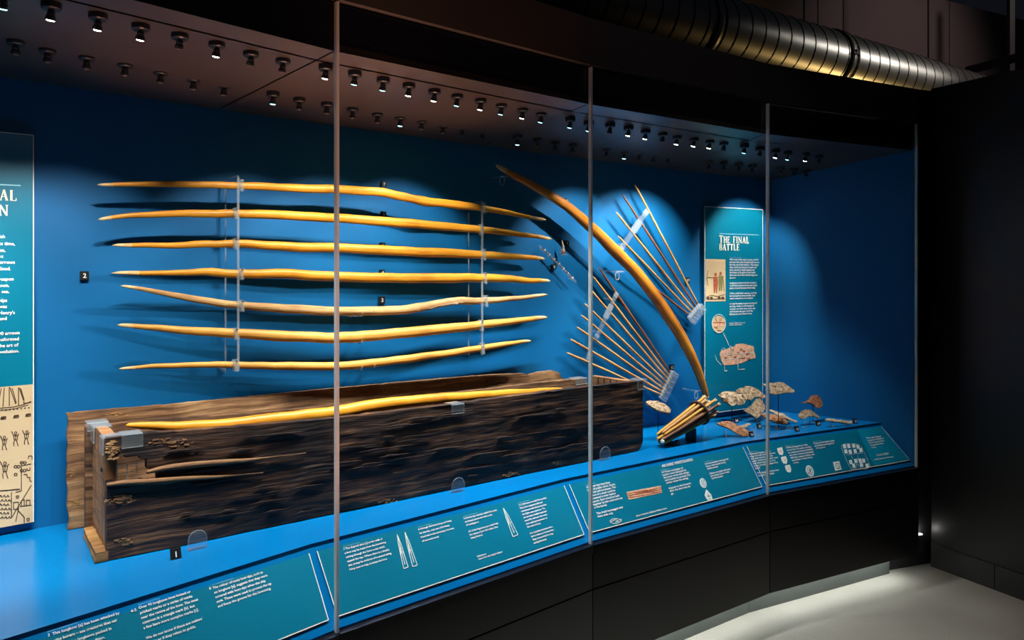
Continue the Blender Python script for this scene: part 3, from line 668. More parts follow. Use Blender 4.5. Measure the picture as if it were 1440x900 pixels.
text_block(sh, ['Keel'], (1018.5, 522.5), (1022, 522.5), (1018.5, 522.5), t, rule=False)
text_block(sh, ['Orlop and hold'], (1038, 520.5), (1047, 520), (1038, 520.5), t, rule=False)
# left: cropped panel
sh = graphic_panel(-10, 47, 190, 737, '', '')
ur = sh.loc(47, 400)[0]; ul = ur-.70; vt = sh.loc(24, 188)[1]; vb = sh.loc(46, 734)[1]; vc = sh.loc(46, 540.5)[1]
t = thing('graphic_panel', sh.pt((ul+ur)/2, vb), 'teal wall panel with a cream line drawing of a ship and fort, beside the longbows', 'information panel')
sh.poly('board', [(ul, vc), (ur, vc), (ur, vt), (ul, vt)], 'teal', t, 0, .012)
sh.poly('illustration', [(ul, vb), (ur, vb), (ur, vc), (ul, vc)], 'cream', t, 0, .012)
sh.lines('pale_edge', [[(ur, vb), (ur, vt), (ul, vt)]], .0025, 'text', t, .0006)
u0, v0 = sh.loc(-1, 281.5); c0 = sh.loc(-1, 266.5)[1]-v0
serif(sh, 'AL', u0, v0, c0, t, .82)
serif(sh, 'N', sh.loc(0, 303)[0]-.003, sh.loc(0, 303)[1], sh.loc(0, 288)[1]-sh.loc(0, 303)[1], t, .82)
sh.plines('rule', [[(-60, 257), (29, 261)]], .004, 'textcyan', t)
body = [(331, 'Here is a plan of the English', 7), (341, 'fleet and army of its time,', 21), (350, 'set over the sea,', 7.5), (358.5, 'with many ships', 4.5), (367, 'and the many arrows', 21), (376, 'like a dark cloud.', 15), (390.5, 'It was the best weapon', 19), (399.5, 'they could own.', 13), (408, 'It was lost at sea.', 13), (420.5, 'The large warships', 10), (429, 'said that he was', 10), (437.5, "were found in Henry's", 21), (446, 'fleets and', 9.5), (466, 'about 3,000,000 arrows', 28), (474.5, 'which transformed', 26.5), (483, 'and changed the art of', 26), (491.5, 'war, a revolution.', 27)]
hh = sh.loc(0, 323)[1]-sh.loc(0, 331)[1]
m = MB()
for y, ln, xe in body:
    vs_, fs = text_mesh(ln); mx = max(v.x for v in vs_); ue, ve = sh.loc(xe, y+4); sz = hh*.86
    m.add([sh.pt(ue+(v.x-mx)*sz*.9, ve+v.y*sz, .0022) for v in vs_], fs)
m.build('text_block', 'text', t)
# the line drawing: ship, soldiers, fort and houses
def man(x, y, s, lean=0):
    return [oval(x+lean, y-7*s, 1.3*s, 1.6*s, 8), [(x+lean, y-5.4*s), (x, y)], [(x-2*s, y-4.6*s), (x+2.4*s, y-4.4*s), (x+1.6*s, y+.4*s), (x-1.6*s, y+.4*s), (x-2*s, y-4.6*s)], [(x-.8*s, y), (x-2.2*s, y+3.5*s), (x-1.8*s, y+7*s)], [(x+.8*s, y), (x+1.6*s, y+3.6*s), (x+2.8*s, y+7*s)], [(x+2*s, y-4*s), (x+3.6*s, y-6.5*s)], [(x-2*s, y-4*s), (x-4.5*s, y-9*s)]]
st = [[(-40, 575), (0, 574), (20, 572), (34, 568.5), (44, 564)], [(-40, 578.5), (0, 577), (22, 574.5), (40, 569)], [(-30, 592), (0, 593), (15, 591), (30, 590), (46, 594)], [(2, 546), (-4, 573)], [(6, 545), (4, 572)], [(13, 544), (13, 571)], [(14, 545), (22, 568)], [(17, 546), (23, 567)], [(26, 545), (26, 570)], [(27, 545), (33, 563)], [(29, 546), (34, 562)], [(34, 563), (41, 562), (43, 565), (46, 574)], [(34, 563), (33, 567), (44, 566)]]
for k in range(9): st.append(oval(-2+k*5.3, 577-abs(k-2)*.6, .6, .8, 6))
for x, y in ((4, 588), (22, 586), (39, 584)): st += [[(x-3, y+1.5), (x-2, y-1.8), (x+4, y-2.4), (x+4, y+1), (x-3, y+1.5)], [(x-2, y), (x+3, y-1)]]
st += man(6, 624, 1.25) + man(22, 618, 1.3) + man(37, 616, 1.25, .8) + man(-8, 626, 1.25) + man(7, 662, 1.5) 
for k in range(9): st.append([(-2+k*.8, 690+k*.4), (28, 688-k*.7)] if k < 2 else oval(22+(k % 4)*4.2, 645+(k//2)*5.5, 2.2, 1.8, 8))
st += [[(30, 650), (30, 690), (22, 692)], [(30, 655), (44, 652)], [(33, 667), (38, 667), (38, 671), (42, 671), (42, 676), (45, 677)], [(38, 658), (38, 661), (42, 661), (42, 657)], [(40, 645), (40, 641), (45, 641), (45, 646)]]
for r_ in range(6):
    for c_ in range(4): st.append([(-6+c_*5+(r_ % 2)*2, 699+r_*6), (-4+c_*5+(r_ % 2)*2, 696+r_*6), (-2+c_*5+(r_ % 2)*2, 699+r_*6)])
st += [[(16, 692), (16, 728)], [(16, 728), (44, 682)], [(19, 706), (26, 706), (26, 716), (19, 716), (19, 706)], [(28, 712), (44, 710)], [(30, 712), (30, 704), (34, 702), (34, 711)], [(37, 711), (37, 703), (42, 703), (42, 710)], [(24, 716), (34, 727)], [(34, 727), (46, 724)], [(34, 727), (34, 735)], [(26, 716), (22, 733)], [(38, 729), (41, 728.5), (41, 732), (38, 732.5), (38, 729)], [(40, 694), (46, 690), (46, 697), (41, 699), (40, 694)], [(23, 697), (26, 697), (26, 700), (23, 700), (23, 697)]]
loc = [[sh.loc(*q) for q in st_] for st_ in st]
span = .205       # the engraving goes on to the left, beyond the picture's edge
allst = []
for k in range(3):
    for l_ in loc:
        q = [(a-span*k, b) for a, b in l_]
        if all(ul+.004 < a < ur-.002 for a, b in q): allst.append(q)
sh.lines('line_drawing', allst, .0022, 'sepia', t, .0012)

# ------------------------------------------------------------------ longbows on the rack
BO, BD, BN = wall_frame(150, 765, .115)
def bow_points(pts, o=BO, nrm=BN): return [on_plane(x, y, o, nrm) for x, y in pts]
def px_r(px, Y): return px*Y/F/2
def longbow(pix, thick, mat, label, o=BO, nrm=BN, group=None, n=64, knots=(), tips=True, flat=.9, cat='longbow'):
    ctr = spline([tuple(p) for p in bow_points(pix, o, nrm)], n)
    P = [V(c) for c in ctr]; rads = []
    for i, p in enumerate(P):
        k = i/n; a = min(k, 1-k)*2
        prof = .14+.86*min(1, (a/.75))**.5
        r = px_r(thick, p.y)*prof*(1+.05*noise.noise(p*9)+.03*noise.noise(p*31))
        for kc, ka in knots: r *= 1+ka*math.exp(-((k-kc)/.012)**2)
        rads.append(r)
    rads[0] *= .35; rads[-1] *= .35
    c = (P[0]+P[-1])/2; c.z = min(p.z for p in P)-.02
    t = thing('longbow', c, label, cat, group)
    P2 = [p+V((0, 0, .0025))*noise.noise(p*14) for p in P]
    k = 2 if tips else 0
    MB().tube(P2[k:n+1-k], rads[k:n+1-k], 14, flat, up=(0, 0, 1)).build('stave', mat, t, smooth=True)
    if tips:
        MB().tube(P2[:k+2], [r*1.02 for r in rads[:k+2]], 12, flat, up=(0, 0, 1)).build('tip', 'tip', t, smooth=True)
        MB().tube(P2[n-k-1:], [r*1.02 for r in rads[n-k-1:]], 12, flat, up=(0, 0, 1)).build('tip', 'tip', t, smooth=True)
    return t, P
GB = 'longbows racked across the blue back wall'
BOWS = [
 ([(137, 260), (180, 259), (250, 259), (335, 261), (400, 263.5), (470, 266.5), (527, 269.5), (560, 275), (593, 282), (627, 286), (660, 290), (693, 295), (727, 302), (768, 309.5)], 12.5, 'bow_a', 'golden longbow with a knobbly kink, topmost on the clear rack', ((.585, -.12), (.62, .14), (.73, .12))),
 ([(138, 309), (187, 303), (253, 300.5), (333, 300.5), (403, 303), (470, 306.5), (560, 313), (627, 318.5), (677, 323), (727, 329), (776, 336)], 13, 'bow_a', 'smooth golden longbow, second from the top of the rack', ()),
 ([(158, 345), (237, 345), (333, 343), (403, 347), (470, 348.5), (560, 353), (627, 356), (677, 358), (727, 361), (766, 364)], 13.5, 'bow_a', 'golden longbow, third from the top of the rack, its shadow above it', ((.16, .10),)),
 ([(157, 384), (237, 384), (287, 382.5), (333, 385), (403, 385), (470, 389), (560, 391), (627, 391), (677, 391), (713, 392), (743, 394.5), (774, 395)], 14, 'bow_a', 'nearly straight golden longbow in the middle of the rack', ((.21, .12), (.88, .1))),
 ([(170, 402), (220, 410), (270, 420), (333, 429), (403, 434), (470, 437), (543, 437), (593, 432), (633, 424), (677, 423), (720, 420), (770, 414)], 12.5, 'bow_c', 'worn sagging longbow with pitted wormy stretch beside a number label', ((.77, .1),)),
 ([(165, 457), (220, 461), (270, 465), (333, 469), (403, 472.5), (470, 475), (560, 469), (627, 462), (677, 457), (727, 451), (770, 446)], 15, 'bow_b', 'thick pale longbow bowed downwards, second from the bottom of the rack', ()),
 ([(167, 519), (237, 514), (333, 513), (400, 514.5), (470, 515), (527, 510.5), (593, 502), (660, 492), (710, 484), (747, 479)], 11.5, 'bow_b', 'slender brownish longbow, lowest on the rack, just above the chest', ())]
bowpts = []
for pts, th, mat, lab, kn in BOWS:
    t, P = longbow(pts, th, mat, lab, group=GB, knots=kn); bowpts.append(P)
    if mat == 'bow_c':
        m = MB(); rr = random.Random(5)
        for k in range(70):
            i = rr.uniform(.60, .76)*64; p = P[int(i)].lerp(P[int(i)+1], i-int(i))+BN*.0105+V((0, 0, rr.uniform(-.009, .007)))
            a, b = rr.uniform(.004, .011), rr.uniform(.0015, .0035)
            m.box(p, BD*a, V((0, 0, b)), BN*.003)
        tag(m.build('flaky_surface', 'bone', t), kind='stuff')
def nearest(P, x):
    """bow centre at picture column x"""
    return min(P, key=lambda p: abs(p.x/p.y*F+CX-x))
def bow_mount(x, xr, ytop, ybot, label):
    o, nn = BO+BN*.012, BN
    top, bot = on_plane(x, ytop, o, nn), on_plane(x, ybot, o, nn)
    t = thing('bow_mount', bot, label, 'mount', 'clear bow mounts')
    MB().box((top+bot)/2, BD*.0038, BN*.002, V((0, 0, (top.z-bot.z)/2))).build('front_bar', 'acrylic2', t)
    o2 = BO-BN*.085; t2, b2 = on_plane(xr, ytop+14, o2, nn), on_plane(xr, ybot+3, o2, nn)
    MB().tube([b2, t2], .0032, 8).build('rear_rod', 'acrylic2', t)
    for z in (top, bot+V((0, 0, .014))):
        q = V((b2.x, b2.y, z.z-.012))
        MB().tube([z, z+V((0, 0, .006)), (z+q)/2+V((0, 0, .012)), q+V((0, 0, .004)), q-V((0, 0, .01))], .0028, 8).build('cross_arm', 'acrylic2', t)
        w_ = q-BN*.03
        MB().tube([q, w_], .003, 8).lathe(w_, BN, [(.014, -.004), (.014, 0), (.010, .003)], 14).build('wall_fixing', 'acrylic2', t)
    for P in bowpts:
        c = nearest(P, x); r = .0155*c.y/2.5
        # clip: open ring round the bow and a clamp block on the bar
        ring = [c+V((0, 0, math.sin(a)*r*1.05))+BN*(math.cos(a)*r) for a in [math.radians(-70+k*20) for k in range(16)]]
        ring = [q-BD*.008 for q in ring]
        cl = MB().tube(ring, .0022, 8).box(c+BN*(.008)+V((0, 0, r*1.0)), BD*.006, BN*.010, V((0, 0, .004))).box(c+BN*(.008)-V((0, 0, r*1.05)), BD*.006, BN*.010, V((0, 0, .004))).box(c+BN*.0165, BD*.0045, BN*.002, V((0, 0, r))).build('clip', 'acrylic2', t)
        MB().lathe(c+BN*.018+V((0, 0, r*.95)), BN, [(.003, 0), (.003, .003)], 8).build('screw', 'chrome', cl)
    return t
bow_mount(335, 317, 250, 522, 'clear acrylic bar with seven clips holding the bows left of the glass joint')
bow_mount(678, 659, 285, 499, 'clear acrylic bar with seven clips near the longbows\' right tips')
# small clear pegs under the lower bows
for x, y in ((507, 445), (523, 441), (507, 483), (527, 479), (507, 520), (525, 517)):
    p = on_plane(x, y, BO, BN)
    t = thing('support_peg', p, 'small clear hook on the wall under a lower longbow', 'hook', 'clear hooks under the lower longbows')
    MB().tube([p-BN*.11, p, p+BN*.012+V((0, 0, .004)), p+BN*.016+V((0, 0, .014))], .003, 8).build('hook', 'acrylic2', t)
    MB().lathe(p-BN*.10, BN, [(.009, 0), (.009, .004)], 12).build('wall_disc', 'acrylic2', t)

# big diagonal bow
DO, DD, DN = wall_frame(705, 985, .10)
bigpix = [(697, 232), (723, 247), (757, 265), (797, 290), (837, 325), (867, 355), (893, 381), (920, 415), (943, 449), (960, 477), (977, 511), (986, 535), (992, 553), (994.5, 562)]
_, PB = longbow(bigpix, 17, 'bow_d', 'large two-tone longbow curving diagonally down the wall to the arrow sheaf', DO, DN)
def hook(x, y, label):
    p = on_plane(x, y, DO, DN)
    t = thing('bow_hook', p, label, 'hook', 'clear ring hooks of the diagonal bow')
    MB().tube([p+DD*.012*math.cos(a)+V((0, 0, -.018+.018*math.sin(a))) for a in [k*math.pi/10 for k in range(20)]], .0026, 8, closed=True).build('ring', 'acrylic2', t)
    MB().tube([p+DD*.045+V((0, 0, .004)), p+V((0, 0, .004)), p-DN*.098+V((0, 0, .004))], .0035, 8).build('arm', 'acrylic2', t)
hook(706, 249, 'clear ring hook at the dark upper tip of the diagonal bow')
hook(868, 383, 'clear ring hook at the middle of the diagonal bow')
hook(979, 551, 'clear ring hook at the foot of the diagonal bow')

# ------------------------------------------------------------------ arrow fans
AO, AD, AN = wall_frame(800, 985, .065)
def arrow(tip, end, mat, label, group, lift=0, r=.0052, o=None, nrm=None, name='arrow'):
    o = (o if o is not None else AO)+(nrm if nrm is not None else AN)*lift; nrm = nrm if nrm is not None else AN
    a, b = on_plane(*tip, o, nrm), on_plane(*end, o, nrm)
    return arrow3(a, b, mat, label, group, r, name)
def arrow3(a, b, mat, label, group, r=.0052, name='arrow'):
    c = (a+b)/2; c.z = min(a.z, b.z)-r
    t = thing(name, c, label, 'arrow', group)
    n = 14; P = [a.lerp(b, k/n)+V((0, 0, .002*noise.noise(a*7+V((k*.4, 0, 0))))) for k in range(n+1)]
    L = (b-a).length; d = (b-a).normalized()
    P0 = [a, a+d*L*.02]+P[1:]; R = [r*.30, r*.85]+[r*(1+.1*math.sin(k/n*3)) for k in range(1, n+1)]
    MB().tube(P0, R, 8).build('shaft', mat, t, smooth=True)
    side = d.orthogonal().normalized()
    MB().tube([b-d*.002, b+d*.006], r*1.12, 8).box(b+d*.010+side*r*.65, d*.005, side*r*.3, d.cross(side)*r*.8).box(b+d*.010-side*r*.65, d*.005, side*r*.3, d.cross(side)*r*.8).build('nock', 'tip', t)
    return t
g1 = 'arrows of the lower fan'; tips1 = [(842, 376), (834, 389), (830, 407), (822, 427), (817, 443), (811, 460), (802, 477), (797, 496)]
for k, tp in enumerate(tips1):
    f = k/7; en = (944-15*f, 526+29*f)
    arrow(tp, en, 'arrow_dark' if k == 0 else 'arrow', 'dark brown arrow along the upper edge of the lower fan' if k == 0 else 'pale slender arrow in the lower fan, %s from the dark brown arrow' % ('', 'next', 'second', 'third', 'fourth', 'fifth', 'sixth', 'outermost')[k], g1, .002*k % .008)
g2 = 'arrows of the upper fan'; tips2 = [(893, 260), (875, 273), (866, 298), (869, 332), (862, 360)]
for k, tp in enumerate(tips2):
    f = k/4; en = (983-12*f, 431+13*f)
    arrow(tp, en, ('arrow_dark', 'arrow_dark', 'arrow', 'arrow', 'arrow_dark')[k] if k != 0 else 'arrow', 'dark arrow passing behind the diagonal bow in the upper fan' if k == 4 else '%s arrow of the upper fan, %s from the number label' % (('tan', 'dark', 'golden', 'tan')[k], ('nearest', 'second', 'third', 'fourth')[k]), g2, -.02)
def holder(q, label, name='arrow_holder'):
    """clear strip crossing the arrows, px corners of its centre line + width"""
    (x0, y0), (x1, y1), wd = q
    o = AO+AN*.014; a, b = on_plane(x0, y0, o, AN), on_plane(x1, y1, o, AN); d = (b-a).normalized(); s_ = d.cross(AN).normalized()
    t = thing(name, (a+b)/2, label, 'holder')
    MB().box((a+b)/2, d*(b-a).length/2, s_*wd, AN*.002).build('strip', 'acrylic', t)
    MB().box(a.lerp(b, .42), d*(b-a).length*.14, s_*wd*1.25, AN*.0045).build('block', 'acrylic2', t)
    MB().box(a.lerp(b, .06), d*.012, s_*wd*1.0, AN*.0035).box(a.lerp(b, .94), d*.006, s_*wd*1.0, AN*.0035).build('end_clip', 'acrylic2', t)
    for f in (.15, .85):
        MB().tube([a.lerp(b, f), a.lerp(b, f)-AN*.082], .004, 8).build('standoff', 'acrylic2', t)
holder(((911, 295), (872, 352), .014), 'clear strip with milky block gripping the upper arrow fan')
holder(((868, 411), (838, 476), .011), 'clear strip with milky block gripping the lower arrow fan')
def nockbox(x0, y0, x1, y1, label):
    o = AO+AN*.006; a, b = on_plane(x0, y0, o, AN), on_plane(x1, y1, o, AN); d = (b-a).normalized(); s_ = d.cross(AN).normalized(); L = (b-a).length/2+.012
    c = (a+b)/2; t = thing('arrow_end_box', c, label, 'holder')
    for sg in (-1, 1):
        MB().box(c+AN*.014*sg, d*L, s_*.022, AN*.0012).build('side', 'acrylic', t)
        MB().box(c+d*L*sg, d*.0015, s_*.022, AN*.015).build('end', 'acrylic2', t)
    MB().box(c+s_*.024, d*L, s_*.0015, AN*.015).build('floor_strip', 'acrylic2', t)
    MB().tube([c-AN*.01, c-AN*.068], .004, 8).build('standoff', 'acrylic2', t)
    for k in range(5):
        MB().box(c+d*L*(-.8+.4*k)-s_*.012, d*.0012, s_*.010, AN*.015).build('divider', 'acrylic2', t)
nockbox(947, 527, 932, 559, 'clear box holding the nock ends of the lower arrow fan')
nockbox(986, 434, 974, 449, 'clear box holding the nock ends of the upper arrow fan')
p = on_plane(826, 505, AO, AN)
t = thing('support_peg', p, 'small clear clip under the lowest fan arrow beside the glass joint', 'hook')
MB().tube([p-AN*.064, p, p+AN*.012+V((0, 0, .01)), p+AN*.012+V((0, 0, .035))], .004, 8).build('hook', 'acrylic2', t)
MB().box(p+V((0, 0, .018)), AD*.004, AN*.002, V((0, 0, .022))).build('upright', 'acrylic2', t)

# bowstring fragment on a clear strip, and a bow tip on a bracket
a, b = on_plane(764, 345, AO, AN), on_plane(816, 397, AO, AN); a -= AN*.03; b -= AN*.03
d = (b-a).normalized(); s_ = d.cross(AN).normalized(); L = (b-a).length
t = thing('bowstring_fragment', (a+b)/2, 'knotted pale bowstring fragment laid on a slanted clear strip', 'string fragment')
MB().box((a+b)/2-AN*.004, d*L/2, s_*.0055, AN*.002).build('clear_strip', 'acrylic', t)
rr = random.Random(11)
P = [a.lerp(b, .06+.84*k/40)+s_*rr.uniform(-.002, .002)+AN*.002 for k in range(41)]
MB().tube(P, [.0022+.0022*abs(noise.noise(V((k*.7, 3, 1)))) for k in range(41)], 7).build('cord', 'leather_g', t, smooth=True)
for k in range(3, 40, 6): MB().tube([P[k]-s_*.0065, P[k]+AN*.005, P[k]+s_*.0065], .0016, 6).build('tie', 'feather', t)
for f in (.1, .9): MB().tube([a.lerp(b, f)-AN*.004, a.lerp(b, f)-AN*.036], .003, 8).build('standoff', 'acrylic2', t)
c = on_plane(795.5, 351, AO, AN)-AN*.02
t = thing('bow_tip_fragment', c, 'broken pale bow tip standing on a tiny clear bracket', 'fragment')
tip, m1, bot = on_plane(794, 338, AO, AN)-AN*.02, on_plane(795.5, 347, AO, AN)-AN*.02, on_plane(795.5, 357, AO, AN)-AN*.02
MB().tube([bot, bot.lerp(m1, .5), m1, m1.lerp(tip, .5), tip], [.0075, .008, .0055, .0035, .001], 10).build('tip', 'bone', t, smooth=True)
MB().tube([bot, bot.lerp(m1, .6)], [.0082, .0085], 10).build('sleeve', 'leather', t, smooth=True)
MB().box(bot-V((0, 0, .002)), AD*.013, AN*.012, V((0, 0, .002))).box(bot-AD*.011+V((0, 0, .012)), AD*.0015, AN*.006, V((0, 0, .013))).build('bracket', 'acrylic2', t)
MB().tube([bot-V((0, 0, .002)), bot-V((0, 0, .002))-AN*.046], .003, 8).build('standoff', 'acrylic2', t)

# ------------------------------------------------------------------ chest
CO = on_z(150, 790, DECK); CE = on_z(900, 634, DECK)
CDIR = (CE-CO).normalized(); CL = (CE-CO).length; CN = V((-CDIR.y, CDIR.x, 0))     # CN: towards the back wall
def slab(name, o, d, nb, L, prof_top, thick, mat, parent, prof_bot=None, hole=None, relief=.004, ns=150, nt=30, seed=0, ends=(0, 0)):
    """weathered board: front face at o along d; thickness towards nb; prof_top(s) height, relief in metres"""
    vs_, uv, idx = [], [], {}
    for side in (0, 1):
        for i in range(ns+1):
            for j in range(nt+1):
                s_ = i/ns; tt = j/nt; b0 = prof_bot(s_) if prof_bot else 0; h = b0+(prof_top(s_)-b0)*tt
                e = ends[0]*(noise.noise(V((seed, h*14, 2)))*.5+.5)*(1-s_)**8 - ends[1]*(noise.noise(V((seed+5, h*14, 2)))*.5+.5)*s_**8
                x = s_*L+e
                g = noise.noise(V((x*5+seed, h*38, .3)))*.6+noise.noise(V((x*14+seed, h*90, .8)))*.4+noise.noise(V((x*3+seed, h*9, 4)))*.7
                dep = relief*g*(1 if side == 0 else .4)
                p = o+d*x+V((0, 0, h))+(-nb)*dep if side == 0 else o+d*x+V((0, 0, h))+nb*(thick+dep*.3)
                idx[(side, i, j)] = len(vs_); vs_.append(p); uv.append((x+seed*3, h))
    fs = []
    live = lambda i, j: 0 <= i < ns and 0 <= j < nt and not (hole and hole((i+.5)/ns*L, (prof_bot((i+.5)/ns) if prof_bot else 0)*(1-(j+.5)/nt)+prof_top((i+.5)/ns)*(j+.5)/nt))
    for i in range(ns):
        for j in range(nt):
            if not live(i, j): continue
            A, B, C_, D_ = (i, j), (i+1, j), (i+1, j+1), (i, j+1)
            fs.append(tuple(idx[(0,)+q] for q in (A, B, C_, D_))); fs.append(tuple(idx[(1,)+q] for q in (D_, C_, B, A)))
            for (q, r), nbq in (((A, B), (i, j-1)), ((B, C_), (i+1, j)), ((C_, D_), (i, j+1)), ((D_, A), (i-1, j))):
                if not live(*nbq): fs.append((idx[(0,)+r], idx[(0,)+q], idx[(1,)+q], idx[(1,)+r]))
    return mesh(name, vs_, fs, mat, parent, uvs=uv, smooth=False)
def prof_px(pix, o, d, nb):
    tab = []
    for x, y in pix:
        p = on_plane(x, y, o, nb); tab.append(((p-o).dot(d), p.z-DECK))
    def f(s_, L):
        x = s_*L
        if x <= tab[0][0]: return tab[0][1]
        for (a, ha), (b, hb) in zip(tab[:-1], tab[1:]):
            if x <= b: return ha+(hb-ha)*(x-a)/(b-a)
        return tab[-1][1]
    return f
chest = thing('wooden_chest', CO+CDIR*CL/2+CN*.13, 'long dark waterlogged oak chest on the blue deck with a bow laid inside', 'chest')
TH = .032
fp = prof_px([(148, 617), (200, 610), (260, 606), (335, 600), (475, 588), (634, 569), (700, 560), (811, 546), (870, 539), (908, 535)], CO, CDIR, CN)
fbot = lambda s_: .003+.035*max(0, (s_-.985)/.015)**2
def hole_fn(x, h):
    px = CX+F*((CO+CDIR*x).x/(CO+CDIR*x).y); Y = (CO+CDIR*x).y; y = HY-(h+DECK-EYE)*F/Y
    wob = 1.5*noise.noise(V((x*40, h*30, 1)))
    if px < 154: return False if px < 149 else (640+wob < y < 680)
    if px < 206: return 641+wob*2+(px-150)*.05 < y < 680+wob-(px-150)*.06
    if px < 222: return 657+wob+(px-206)*.6 < y < 677
    return False
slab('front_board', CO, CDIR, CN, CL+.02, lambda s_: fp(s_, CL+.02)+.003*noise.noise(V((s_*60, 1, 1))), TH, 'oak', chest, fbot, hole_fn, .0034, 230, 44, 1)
# raised splinters and a long shadowed split running from the hole
rr = random.Random(21); m = MB()
def fpx(x, y, lift=0): return on_plane(x, y, CO-CN*lift, CN)
for k in range(60):
    x = rr.uniform(210, 860); y0 = 790-(x-150)*.208; yt = 612-(x-150)*.10
    y = yt+(y0-yt)*rr.uniform(.12, .92); ln = rr.uniform(16, 70)
    a, b = fpx(x, y, .004), fpx(x+ln, y-ln*(.11+.08*(y-yt)/(y0-yt)), .004); r_ = rr.uniform(.002, .0045)
    m.tube([a, a.lerp(b, .3)+V((0, 0, .002)), a.lerp(b, .7), b], [.0005, r_, r_*.8, .0005], 6, .8)
m.build('splinters', 'oak', chest, kind='stuff')
for path in ([(150, 682), (175, 679), (215, 677), (260, 673), (315, 670), (370, 665)], [(206, 664), (240, 657), (300, 651), (360, 646), (430, 637)]):
    P = [fpx(x, y, .006) for x, y in path]
    MB().tube([V(q) for q in spline([tuple(p) for p in P], 24)], [.002+.007*math.sin(math.pi*min(1, k/24+.12)) for k in range(25)], 8, .9).build('torn_edge', 'oak_brown', chest, smooth=True)
# crumbling ochre patches
def crumbs(cx, cy, w_, h_, n_, name='crumbly_patch', lift=-.001, o=CO, mat='rot', par=None):
    m = MB(); rr = random.Random(int(cx*7+cy))
    for k in range(n_):
        a = rr.uniform(0, 6.28); q = rr.random(); p = on_plane(cx+math.cos(a)*q*w_, cy+math.sin(a)*q*h_, o-CN*(lift+rr.uniform(-.003, .001)), CN)
        s1, s2 = rr.uniform(.003, .010), rr.uniform(.0008, .0022); tl = rr.uniform(-.4, .4)
        d1 = (CDIR+V((0, 0, tl*.5))+CN*rr.uniform(-.3, .3)).normalized(); d2 = (V((0, 0, 1))-CDIR*tl*.5).normalized()
        m.box(p, d1*s1, d2*s2, CN*rr.uniform(.001, .003))
    return m.build(name, mat, par or chest, kind='stuff')
crumbs(158, 634, 8, 14, 60, lift=.002, mat='oak_brown'); crumbs(170, 702, 22, 7, 60, mat='oak_brown'); crumbs(178, 760, 16, 6, 26, mat='oak_brown'); crumbs(240, 622, 34, 6, 60, mat='oak_brown')
crumbs(544, 705, 14, 4, 36, mat='rot'); crumbs(720, 667, 14, 3, 30, mat='oak_brown'); crumbs(785, 651, 10, 3, 24, mat='oak_brown')
# boards inside: near end, far end, inner back
EO = CO+CDIR*.004+CN*.004
endb = slab('end_board', CO-CDIR*.001+CN*.25, -CN, CDIR, .216, lambda s_: .335+.006*math.sin(s_*3), TH, 'oak_end', chest, None, None, .003, 36, 40, 7)
# vertical grain on the end board: turn its UV by a quarter
for l in endb.data.uv_layers[0].data: l.uv = (l.uv[1], l.uv[0])
for hx, hy in ((120, 655), (142, 660)):
    p = on_plane(hx, hy, CO-CDIR*.004, CDIR); MB().lathe(p, CDIR, [(.006, -.001), (.007, .001), (.005, .004)], 10).build('peg_hole', 'blackmatt', chest)
slab('far_end_board', CO+CDIR*(CL-.045)+CN*.03, CN, CDIR, .24, lambda s_: .312-.004*s_, TH, 'oak_end', chest, None, None, .003, 20, 24, 9)
for k in range(5): MB().box(CO+CDIR*(CL-.048)+CN*(.06+.04*k)+V((0, 0, .24)), CDIR*.002, CN*.0015, V((0, 0, .065))).build('plank_joint', 'blackmatt', chest)
IBO = CO+CN*.255-CDIR*.02
ibp = prof_px([(107, 603), (150, 597), (210, 592), (270, 587), (330, 583), (470, 571), (560, 560), (680, 548), (760, 538), (811, 533), (822, 531), (827, 541), (845, 540)], IBO, CDIR, CN)
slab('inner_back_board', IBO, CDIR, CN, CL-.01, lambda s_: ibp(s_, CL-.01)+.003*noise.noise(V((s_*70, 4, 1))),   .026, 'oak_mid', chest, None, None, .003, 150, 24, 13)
MB().prism([CO+CDIR*.02+CN*.02+V((0, 0, .004)), CE+CN*.02-CDIR*.03+V((0, 0, .004)), CE+CN*.26-CDIR*.03+V((0, 0, .004)), CO+CN*.26+CDIR*.02+V((0, 0, .004))], (0, 0, .022)).build('bottom_board', 'oak', chest)
# broken stub of the bottom board at the near end
slab('bottom_stub', CO-CDIR*.026+CN*.25-CN*.0, -CN, CDIR, .25, lambda s_: .030+.006*noise.noise(V((s_*9, 3, 3))), .03, 'oak_stub', chest, lambda s_: .002, None, .006, 40, 8, 23)
# lid board behind
LO = on_z(84, 745, DECK); LO = CO+CN*.352+CDIR*((LO-CO).dot(CDIR))
lidp = prof_px([(77, 583), (150, 576.5), (230, 570), (350, 558), (475, 546), (610, 533.5), (690, 527), (740, 525), (746, 527), (762, 523), (782, 521), (788, 524), (792, 531), (798, 535)], LO, CDIR, CN)
lx = on_plane(798, 560, LO, CN); LL = (lx-LO).dot(CDIR)
lid = thing('loose_board', LO+CDIR*LL/2, 'long pale brown weathered board with a ragged top, standing behind the chest', 'board')
slab('board', LO, CDIR, CN, LL, lambda s_: lidp(s_, LL)+.003*noise.noise(V((s_*80, 9, 1))), .022, 'oak_brown', lid, lambda s_: .002, None, .0022, 150, 26, 17, ends=(.035, .03))
for x, y, a, b in ((165, 583, 16, 3), (102, 664, 4, 7), (106, 706, 3, 7)):
    m = crumbs(x, y, a, b, 26, 'knot', -.002, LO, 'oak_stub', lid)
# bow in the chest: along the chest, rising above the rim
IO = CO+CN*.12
longbow([(177, 598), (215, 599), (260, 600), (327, 597), (393, 589), (477, 579.5), (524, 571), (620, 561), (716, 553.5), (795, 547.5)], 19, 'bow_a', 'thick golden longbow lying inside the open chest', IO, CN, tips=False)
